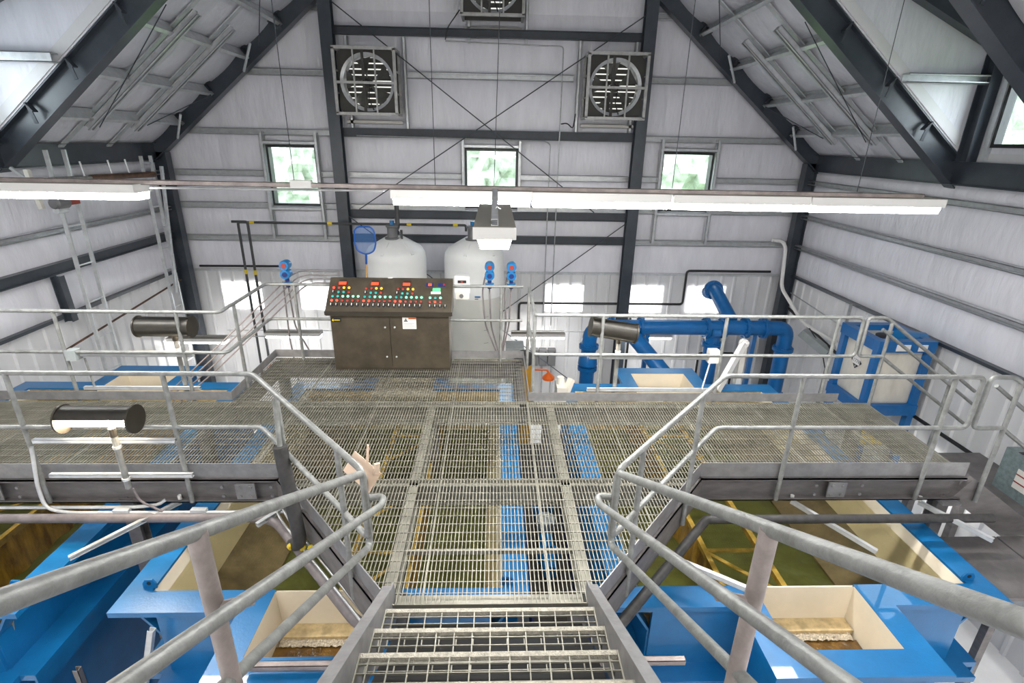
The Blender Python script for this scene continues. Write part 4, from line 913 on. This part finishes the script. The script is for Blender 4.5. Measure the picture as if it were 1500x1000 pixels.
for i, (x, y, nm) in enumerate(((1.0, 9.3, 'left'), (1.22, 9.3, 'middle'), (1.44, 9.3, 'right'))):
    d = thing('disconnect_box', (x, 9.45, -2.28), '%s of three grey disconnect switch boxes on the back wall' % nm, 'switch box', 'disconnect boxes')
    bx('case', 'boxgrey', d, x-.095, x+.095, 9.33, 9.50, -2.28, -1.86); bx('handle', 'black', d, x+.04, x+.07, 9.30, 9.33, -2.0, -1.9); bx('plate', 'panelgrey', d, x-.05, x+.02, 9.325, 9.33, -1.96, -1.93); MB().tube([(x, 9.45, -2.28), (x, 9.45, -3.2)], .016, 6).build('conduit', 'conduit', d)
shw = thing('safety_shower', (.75, 7.5, FZ), 'orange emergency shower head on a horizontal arm', 'safety shower')
MB().tube(fillet([(.72, 7.55, FZ), (.72, 7.5, -1.58), (1.14, 7.5, -1.58), (1.17, 7.5, -1.66)], .05), .022, 10).build('pipe', 'orange', shw)
MB().lathe([(.03, .12), (.05, .10), (.13, .02), (.13, -.03), (.05, -.04)], (1.17, 7.5, -1.76), n=20).build('shower_head', 'orange', shw); bx('sign', 'white', shw, .68, .86, 7.46, 7.47, -1.95, -1.66)
dr = thing('dosing_drum', (.62, 6.95, FZ), 'black capped amber drum standing right of the plastic tanks', 'drum')
MB().lathe([(.17, 0), (.17, 2.35), (.15, 2.4)], (.62, 6.95, FZ), n=20).build('body', 'amber', dr); MB().lathe([(.19, 0), (.2, .08), (.15, .2), (.05, .26)], (.60, 6.95, -1.18), n=20).build('cap', 'rubber', dr)
cb = thing('wall_cabinet', (-.05, 8.95, FZ), 'plain grey cabinet standing behind the right plastic tank', 'cabinet')
bx('body', 'panelgrey', cb, .25, .62, 7.3, 7.7, FZ, -1.0); bx('door', 'panelgrey', cb, .27, .60, 7.285, 7.3, FZ+.1, -1.05)
# ================================================================== TRANSMITTERS
def transmitter(x, y, z, pipes, label):
    t = thing('transmitter', (x, y, z-.25), label, 'instrument', 'blue level transmitters')
    for dz, mm in ((.06, 'red'), (-.06, 'navy')):
        o = MB().lathe([(.035, .12), (.065, .11), (.068, .0), (.062, -.02)], (x, y+.0, z+dz), (0, 1, 0), 18).build('housing', 'blue', t)
        MB().lathe([(.035, 0), (.035, .006)], (x, y-.02, z+dz), (0, -1, 0), 14).build('face', mm, o)
    MB().tube([(x, y+.05, z-.25), (x, y+.05, z-.1)], .028, 10).build('neck', 'navy', t); MB().lathe([(.06, 0), (.06, .03)], (x, y+.05, z-.20), n=14).build('collar', 'blue', t)
    for p in pipes: MB().tube(fillet(p, .1), .011, 8).build('cable', 'greypipe', t)
transmitter(-2.82, 4.34, 1.27, [[(-2.82, 4.39, 1.02), (-2.80, 4.39, .45), (-2.62, 4.37, .05)], [(-2.88, 4.39, 1.1), (-2.9, 4.39, .3), (-2.86, 4.4, -.4)]], 'blue transmitter with red face on the rail left of the console')
transmitter(-.06, 4.34, 1.28, [[(-.06, 4.39, 1.03), (-.04, 4.39, .5), (.07, 4.38, .08)], [(-.12, 4.39, 1.2), (-.16, 4.39, 1.0), (-.12, 4.39, .5), (.05, 4.38, .06)]], 'blue transmitter with red face nearest the console at its right')
transmitter(.24, 4.34, 1.28, [[(.24, 4.39, 1.03), (.22, 4.39, .5), (.13, 4.38, .08)], [(.18, 4.39, 1.2), (.15, 4.39, 1.0), (.18, 4.39, .5), (.11, 4.38, .06)]], 'blue transmitter with red face right of its twin by the corner post')
# conduit bundle from the console left and down
for k in range(4):
    z = 1.02+k*.055; y = 4.45
    wpipe('conduit', [(-2.12, y, z+.05), (-2.50-.05*k, y, z+.05), (-2.62-.05*k, y-.03, z), (-3.75-.02*k, y-.5, -.02+.075*k), (-4.35, y-.75, -.52+.075*k)], .0095, 'greypipe', ('lowest', 'second lowest', 'second highest', 'highest')[k]+' conduit of the bundle running left and down from the console', 'conduit', 'conduit bundle', .08)
# ================================================================== FLOOD LIGHTS
def flood(x, y, z, facing, label, post_z, lit, L=.30, tilt=0):
    f = thing('flood_light', (x, y, post_z), label, 'flood light', 'cylindrical flood lights'); s = facing; r = .115
    ax = Vector((math.cos(tilt), 0, -math.sin(tilt))); w = Vector((0, 1, 0)); u = ax.cross(w); u = u if u.z > 0 else -u
    c = Vector((x, y, z)); n = 24; a0, a1 = R(-30), R(215)     # angles of the closed shell; 90 = up, 180 = front
    def pt(e, an, rr=r): return c+ax*e+(w*(-s*-1)*math.cos(an)*rr if False else w*math.cos(an)*rr*(-s))+u*math.sin(an)*rr
    A0, A1 = R(-72), R(158); ang = [A0+(A1-A0)*k/n for k in range(n+1)]
    vs = [pt(e, a) for e in (-L, L) for a in ang]+[pt(e, a, r-.008) for e in (-L, L) for a in ang]; k = n+1
    fs = [(i, i+1, k+i+1, k+i) for i in range(n)]+[(2*k+i, 3*k+i, 3*k+i+1, 2*k+i+1) for i in range(n)]
    MB().add(vs, fs).build('shell', 'lampblack', f, fix=False)
    for e in (-L, L): MB().lathe([(r*1.10, -.008), (r*1.10, .008)], c+ax*e, ax, 24).build('end_disc', 'bronze_dark', f)
    la, lb_ = pt(-L, A1, r*.9), pt(-L, A0, r*.9); lc, ld_ = pt(L, A0, r*.9), pt(L, A1, r*.9)
    MB().quad(la, lb_, lc, ld_).build('lens', 'lens_warm' if lit else 'lampblack', f, 0)
    MB().tube([(x+.08, y, z-.09), (x+.08, y, z-.17)], .03, 10).build('knuckle', 'lampblack', f)
    MB().tube([(x+.08, y, z-.15), (x+.08, y, post_z)], .026, 10).build('stem', 'galv_pipe', f)
    for zz in (z-.28, post_z+.10): MB().tube([(x+.08, y, zz-.012), (x+.08, y, zz+.012)], .034, 10).build('clamp', 'galv', f)
    return f
flood(-3.37, 1.37, .66, -1, 'lit dark bronze flood light on the near rail of the left walkway', -.05, True)
flood(-3.78, 3.13, .88, 1, 'dark bronze flood light on the rear rail of the left walkway', -.1, True)
flood(1.42, 3.13, .88, 1, 'tilted dark bronze flood light on the rear rail of the right walkway', -.1, True, .27, .16)
for i, (a, b, lab) in enumerate((((-4.02, 1.41, .42), (-2.80, 1.41, .42), 'upper strut carrying the near flood light'), ((-3.98, 1.41, .06), (-2.72, 1.41, .06), 'lower strut carrying the near flood light'),
                               ((-4.95, 3.08, .55), (-3.5, 3.08, .55), 'upper strut carrying the rear left flood light'), ((-4.85, 3.08, .12), (-3.5, 3.08, .12), 'lower strut carrying the rear left flood light'),
                               ((1.15, 3.08, .55), (2.75, 3.08, .55), 'upper strut carrying the rear right flood light'), ((1.15, 3.08, .12), (2.75, 3.08, .12), 'lower strut carrying the rear right flood light'))):
    tag(MB().channel(a, b, .04, .04, .004).build('strut_channel', 'galv', None, 0), lab, 'strut', 'lamp struts')
jb = thing('junction_box', (2.62, 3.08, .5), 'small beige junction box on the rear right rail', 'junction box'); bx('case', 'offwhite', jb, 2.58, 2.70, 3.02, 3.12, .50, .66); MB().tube([(2.62, 3.07, .5), (2.56, 3.07, .05), (2.5, 3.07, -.3)], .01, 6).build('cable', 'white', jb)
jb = thing('junction_box', (-4.9, 3.08, .5), 'small grey junction box on the rear left rail', 'junction box'); bx('case', 'panelgrey', jb, -4.90, -4.78, 3.0, 3.1, .50, .62); MB().tube([(-4.75, 3.08, .5), (-4.72, 3.08, -.1)], .012, 6).build('conduit', 'galv_pipe', jb)
# ================================================================== PIPES BELOW THE WALKWAY
def upipe(pts, r, m, label, nm='pipe', cat='pipe', rad=.1): return tag(MB().tube(fillet(pts, rad), r, 12).build(nm, m), label, cat, 'pipes under the walkway')
upipe([(-6.9, 1.34, -.36), (-2.25, 1.34, -.36), (-2.0, 1.30, -.36), (-1.0, .20, -.36), (-.85, .12, -.38), (-.5, .10, -.42)], .042, 'greypipe', 'thick grey pipe running under the left walkway and bending to the stair', rad=.12)
upipe([(-1.70, .98, .63), (-1.60, .86, -.24), (-1.72, .96, -.34)], .056, 'rubber', 'black sleeved vertical pipe standing on the left angled rail', rad=.1)
upipe([(-1.72, 1.06, 1.0), (-1.70, .98, .60)], .02, 'galv_pipe', 'bare pipe end above the black sleeved pipe')
upipe([(4.80, 1.27, -.35), (2.02, 1.27, -.35), (.80, -.02, -.36)], .042, 'rubber', 'black pipe under the right walkway bending to the stair', rad=.03)
for k in range(3): upipe([(-2.2+.07*k, 1.62, -.30), (-1.9+.07*k, 1.22, -.31), (-.80+.06*k, .0, -.31)], .012, 'conduit', ('outer', 'middle', 'inner')[k]+' conduit of three under the left angled edge', 'conduit', 'conduit')
for k, (x, y) in enumerate(((-1.52, .86), (-1.60, .87), (-1.70, .88))): tag(MB().tube([(x-.012, y+.012, -.285), (x+.012, y-.012, -.29)], .026, 8).build('pipe_tag', 'yellow'), ('right', 'middle', 'left')[k]+' of three yellow bands on the conduits', 'band', 'yellow bands')
upipe([(-6.9, 1.42, -.30), (-3.30, 1.42, -.30), (-3.1, 1.42, -.27), (-3.05, 1.45, -.24)], .016, 'galv', 'thin conduit under the left walkway ending at a clip', 'conduit', 'conduit')
upipe([(-4.05, 1.40, .36), (-4.12, 1.40, -.05), (-4.12, 1.40, -.30), (-3.9, 1.38, -.33), (-1.9, 1.38, -.33)], .016, 'galv', 'conduit dropping from the left rail and running under the walkway', 'conduit', 'conduit')
upipe([(-3.28, 1.40, -.08), (-3.25, 1.40, -.22), (-3.05, 1.38, -.32)], .011, 'greypipe', 'flexible cable from the near flood light', 'cable', 'cable')
for k, (x, y) in enumerate(((-3.42, 1.38), (-2.72, 1.38))): tag(bx('outlet_box', 'galv', None, x-.07, x+.07, y-.025, y+.025, -.36, -.29), ('left', 'right')[k]+' conduit fitting under the left walkway', 'conduit fitting', 'conduit fittings')
for k, (a, b, lab) in enumerate((((-2.95, 1.50, -.30), (-3.62, .95, -.46), 'strut bracket reaching from the walkway over the left gap'), ((-1.95, 1.42, -.31), (-2.12, 1.2, -.33), 'short strut clip under the left walkway'), ((2.95, 1.5, -.32), (3.48, .96, -.46), 'strut bracket reaching over the right tank'), ((4.25, 1.5, -.34), (4.55, .98, -.36), 'strut under the right walkway end'),
                                ((1.42, .86, -.34), (2.1, .42, -.36), 'strut crossing below the right stair guard'), ((1.35, .10, -.52), (1.0, .10, -.52), 'x'))):
    if lab == 'x': continue
    tag(MB().channel(a, b, .04, .04, .004).build('strut_channel', 'galv', None, 0), lab, 'strut', 'struts under the walkway')
    tag(MB().lathe([(.018, 0), (.018, .05)], Vector(a)+V(0, 0, .02), (0, 0, 1), 8).build('clip_bolt', 'white'), 'pale clip bolt on the '+lab, 'bolt', 'clip bolts')
tag(MB().channel((-1.72, -.02, -.53), (-.72, -.02, -.53), .045, .045, .004).build('strut_channel', 'galv_pink', None, 0), 'horizontal strut across the left basin', 'strut', 'struts under the walkway')
tag(MB().channel((.72, -.02, -.53), (1.40, -.02, -.53), .045, .045, .004).build('strut_channel', 'galv_pink', None, 0), 'horizontal strut right of the stair stringer', 'strut', 'struts under the walkway')
tag(MB().channel((-2.66, .42, -.68), (-2.98, .30, -1.9), .045, .045, .004, (0, 1, 0)).build('strut_channel', 'galv', None, 0), 'strut slanting down under the left tank rim', 'strut', 'struts under the walkway')
tag(MB().channel((-3.28, .36, -1.02), (-3.28, .36, FZ), .045, .045, .004, (0, 1, 0)).build('strut_channel', 'fascia', None, 0), 'vertical strut post in the left gap', 'strut', 'struts under the walkway')
tag(MB().tube([(4.75, .60, -.52), (6.6, .60, -.52)], .045, 12).build('pipe', 'galv_pink'), 'galvanized pipe stub at the right edge', 'pipe', 'pipes under the walkway')
# card tag wired to the rail corner
tg = thing('card_tag', (-.83, .22, .95), 'beige card tag wired to the left rail corner', 'tag')
MB().bar((-.93, .25, .98), (-.74, .12, .90), .006, .15, (.4, .3, .8)).build('card', 'tagcard', tg, 0)
MB().tube([(-.80, .2, 1.0), (-.79, .22, 1.12)], .008, 6).build('tie', 'tagcard', tg); MB().bar((-.73, .12, .97), (-.72, .13, 1.04), .02, .035).build('fold', 'tagcard', tg, 0)
# ================================================================== TOTE ON STAND (right)
to = thing('chemical_tote', (6.35, 5.15, FZ), 'blue framed white chemical tote with corrosive diamond by the right wall', 'tote')
TX0, TX1, TY0, TY1, TZ0, TZ1 = 5.98, 6.78, 4.72, 5.52, -.98, .18
for x in (TX0, TX1):
    for y in (TY0, TY1): bx('corner_post', 'bluepipe', to, x-.052, x+.052, y-.052, y+.052, FZ, TZ1-.004)
for y in (TY0, TY1): bx('top_rail', 'bluepipe', to, TX0-.06, TX1+.06, y-.07, y+.07, TZ1-.18, TZ1); bx('bottom_rail', 'bluepipe', to, TX0-.06, TX1+.06, y-.07, y+.07, TZ0-.12, TZ0+.06)
for x in (TX0, TX1): bx('top_rail', 'bluepipe', to, x-.065, x+.065, TY0+.07, TY1-.07, TZ1-.178, TZ1-.002); bx('bottom_rail', 'bluepipe', to, x-.065, x+.065, TY0+.07, TY1-.07, TZ0-.118, TZ0+.058)
g = bmesh.new(); bmesh.ops.create_cube(g, size=1)
for v in g.verts: v.co = Vector(((TX0+TX1)/2+v.co.x*(TX1-TX0-.02), (TY0+TY1)/2+v.co.y*(TY1-TY0-.02), (TZ0+TZ1)/2-.04+v.co.z*(TZ1-TZ0-.10)))-origin(to)
bmesh.ops.bevel(g, geom=list(g.edges), offset=.09, segments=4, profile=.5, affect='EDGES')
me = bpy.data.meshes.new('bottle'); g.to_mesh(me); g.free(); me.materials.append(MATS['poly_dirty']); o = bpy.data.objects.new('bottle', me); COL.objects.link(o); o.parent = to; me.polygons.foreach_set('use_smooth', [True]*len(me.polygons))
MB().lathe([(.16, 0), (.16, .03), (.10, .05)], ((TX0+TX1)/2, (TY0+TY1)/2, TZ1-.10), n=20).build('lid', 'black', to)
MB().tube([(6.42, 4.95, .16), (6.88, 5.0, .10)], .11, 16).build('hose', 'blue', to)
for x in (6.30, 6.62): bx('placard', 'white', to, x-.10 if x < 6.5 else x-.07, x+.12 if x < 6.5 else x+.07, TY0-.078, TY0-.07, TZ1-.155, TZ1-.05)
# corrosive diamond on the left (x-) face
dc = Vector((TX0-.004, 5.10, -.33)); dd = MB()
w = .13; o = MB().prism([dc+V(0, 0, w), dc+V(0, -w, 0), dc+V(0, 0, -w), dc+V(0, w, 0)], (-.006, 0, 0)).build('hazard_diamond', 'white', to, 0); tag(o, 'white and black corrosive diamond reading 1778')
MB().prism([dc+V(-.007, -w*.55, -w*.45), dc+V(-.007, 0, -w), dc+V(-.007, w*.55, -w*.45)], (-.002, 0, 0)).build('lower_half', 'black', o, 0)
MB().prism([dc+V(-.007, -w, 0), dc+V(-.007, -w*.7, -w*.3), dc+V(-.007, -w*.7, w*.3)], (-.002, 0, 0)).build('corner', 'black', o, 0); MB().prism([dc+V(-.007, w, 0), dc+V(-.007, w*.75, w*.25), dc+V(-.007, w*.75, -w*.25)], (-.002, 0, 0)).build('corner', 'black', o, 0)
text('1778', .085, dc+V(-.0085, 0, .0), (0, -1, 0), (0, 0, 1), 'boxgrey', o); text('8', .05, dc+V(-.0105, 0, -.085), (0, -1, 0), (0, 0, 1), 'white', o)
bx('spill_pallet', 'yellow', to, TX0-.15, TX1+.15, TY0-.15, TY1+.15, FZ, FZ+.2)
for i, z in enumerate((-2.1,)): bx('shelf', 'yellow', to, TX0+.0, TX1+.05, TY0-.25, TY0+.06, -1.55, -1.40)
un = thing('heater_unit', (6.75, 2.4, -1.12), 'grey green louvred cabinet beside the right stair landing', 'cabinet')
bx('case', 'teal', un, 6.50, 6.96, 2.0, 2.85, -1.12, -.55); 
for k in range(5): bx('louvre', 'black', un, 6.53, 6.90, 2.10+k*.14, 2.16+k*.14, -.552, -.545)
lbz = bx('label_sheet', 'paper', un, 6.494, 6.50, 2.35, 2.62, -.98, -.72); bx('red_line', 'red', lbz, 6.490, 6.494, 2.35, 2.62, -.80, -.785); bx('red_line', 'red', lbz, 6.490, 6.494, 2.35, 2.62, -.90, -.885)
# ================================================================== LEFT WALL: ladder, hoist, pipes
def ladder(x, y, z0, z1, w, label, step=.31):
    l = thing('ladder', (x, y, z0), label, 'ladder', 'wall ladders')
    for e in (-w/2, w/2): MB().bar((x, y+e, z0), (x, y+e, z1), .03, .06, (1, 0, 0)).build('rail', 'galv', l, 0)
    z = z0+.2
    while z < z1: MB().tube([(x, y-w/2, z), (x, y+w/2, z)], .012, 8).build('rung', 'galv', l); z += step
ladder(-6.72, 6.03, FZ, 2.7, .36, 'fixed steel ladder on the left wall below the hoist', .62)
ladder(-6.85, 8.42, -2.4, 2.55, .30, 'narrow ladder tray in the rear left corner', .42)
tag(MB().bar((-6.7, 8.62, 2.35), (-6.78, 8.35, -.2), .05, .05).build('conduit', 'galv'), 'pale conduit leaning beside the rear left column', 'conduit', 'left wall conduits')
hs = thing('chain_hoist', (-6.3, 5.45, 1.85), 'red and grey hoist motor hanging on the left wall ladder', 'hoist')
MB().lathe([(.06, 0), (.09, .03), (.09, .24), (.06, .28)], (-6.45, 5.38, 1.97), (0, 1, 0), 14).build('motor', 'boxgrey', hs); bx('cover', 'red', hs, -6.5, -6.38, 5.60, 5.82, 1.93, 2.08); MB().lathe([(.05, 0), (.05, .2)], (-6.45, 5.4, 1.87), (0, 1, 0), 12).build('drum', 'galv', hs)
MB().bar((-6.5, 5.50, 2.03), (-7.0, 5.50, 2.46), .04, .04).build('hanger', 'galv', hs, 0)
MB().bar((-6.6, 5.35, 1.9), (-6.66, 5.35, 2.45), .06, .06).build('hanger', 'offwhite', hs, 0)
tb = thing('pipe_run', (-6.6, 6.8, 2.2), 'rust brown pipe with clamps high on the left wall', 'pipe')
MB().tube([(-6.62, 5.66, 2.29), (-6.62, 6.5, 2.26)], .035, 10).build('pipe', 'galv_pipe', tb); MB().tube([(-6.62, 6.5, 2.26), (-6.62, 8.2, 2.22)], .05, 10).build('pipe', 'rustbrown', tb)
for y in (6.4, 7.05, 7.5): MB().tube([(-6.62, y, 2.2), (-6.66, y, 2.52)], .015, 8).build('hanger', 'galv', tb)
tag(MB().ibeam((-6.95, 5.72, .05), (-6.98, 5.72, .8), .12, .14, .014, (1, 0, 0)).build('stub_column', 'steel', None, 0), 'short dark steel post under the left wall beam', 'column')

# ================================================================== COVER DECK RIGHT OF THE TANK, DARK TROUGH ADDED AS SHADE BETWEEN THE TANKS
dk = thing('cover_deck', (5.7, 1.0, FZ), 'flat grey metal covers beside the right tank under the stair', 'deck')
for k in range(4):
    x = 4.50+k*.62; bx('cover_plate', 'fascia', dk, x, x+.60, .66, 1.43, -.74, -.71)
for x, y in ((5.4, 1.38), (6.9, 1.38), (6.9, .72)): bx('leg', 'fascia', dk, x-.04, x+.04, y-.04, y+.04, FZ, -.74)
tr = thing('gap_shade_trough', (.67, 2.4, FZ), 'added dark trough standing in for shade between the two tanks', 'trough')
bx('bottom', 'bronze_dark', tr, .40, .94, .2, 4.9, -1.80, -1.77)  # dark bottom stands in for the shaded floor of the gap
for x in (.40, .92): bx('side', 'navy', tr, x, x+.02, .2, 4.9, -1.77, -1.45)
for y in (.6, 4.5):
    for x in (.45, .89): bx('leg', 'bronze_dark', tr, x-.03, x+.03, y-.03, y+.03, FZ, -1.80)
tp = thing('valve_assembly', (.67, 2.5, -1.77), 'pale blue valve and grey fittings lying in the gap between the tanks', 'valve')
MB().tube([(.66, 1.9, -1.60), (.66, 3.2, -1.60)], .09, 14).build('pipe', 'blue', tp)
for y in (2.15, 2.95): MB().lathe([(.15, 0), (.15, .04)], (.66, y, -1.60), (0, 1, 0), 18).build('flange', 'blue', tp)
MB().lathe([(.10, 0), (.12, .05), (.12, .14), (.05, .2)], (.66, 2.55, -1.52), (0, 0, 1), 16).build('actuator', 'panelgrey', tp)
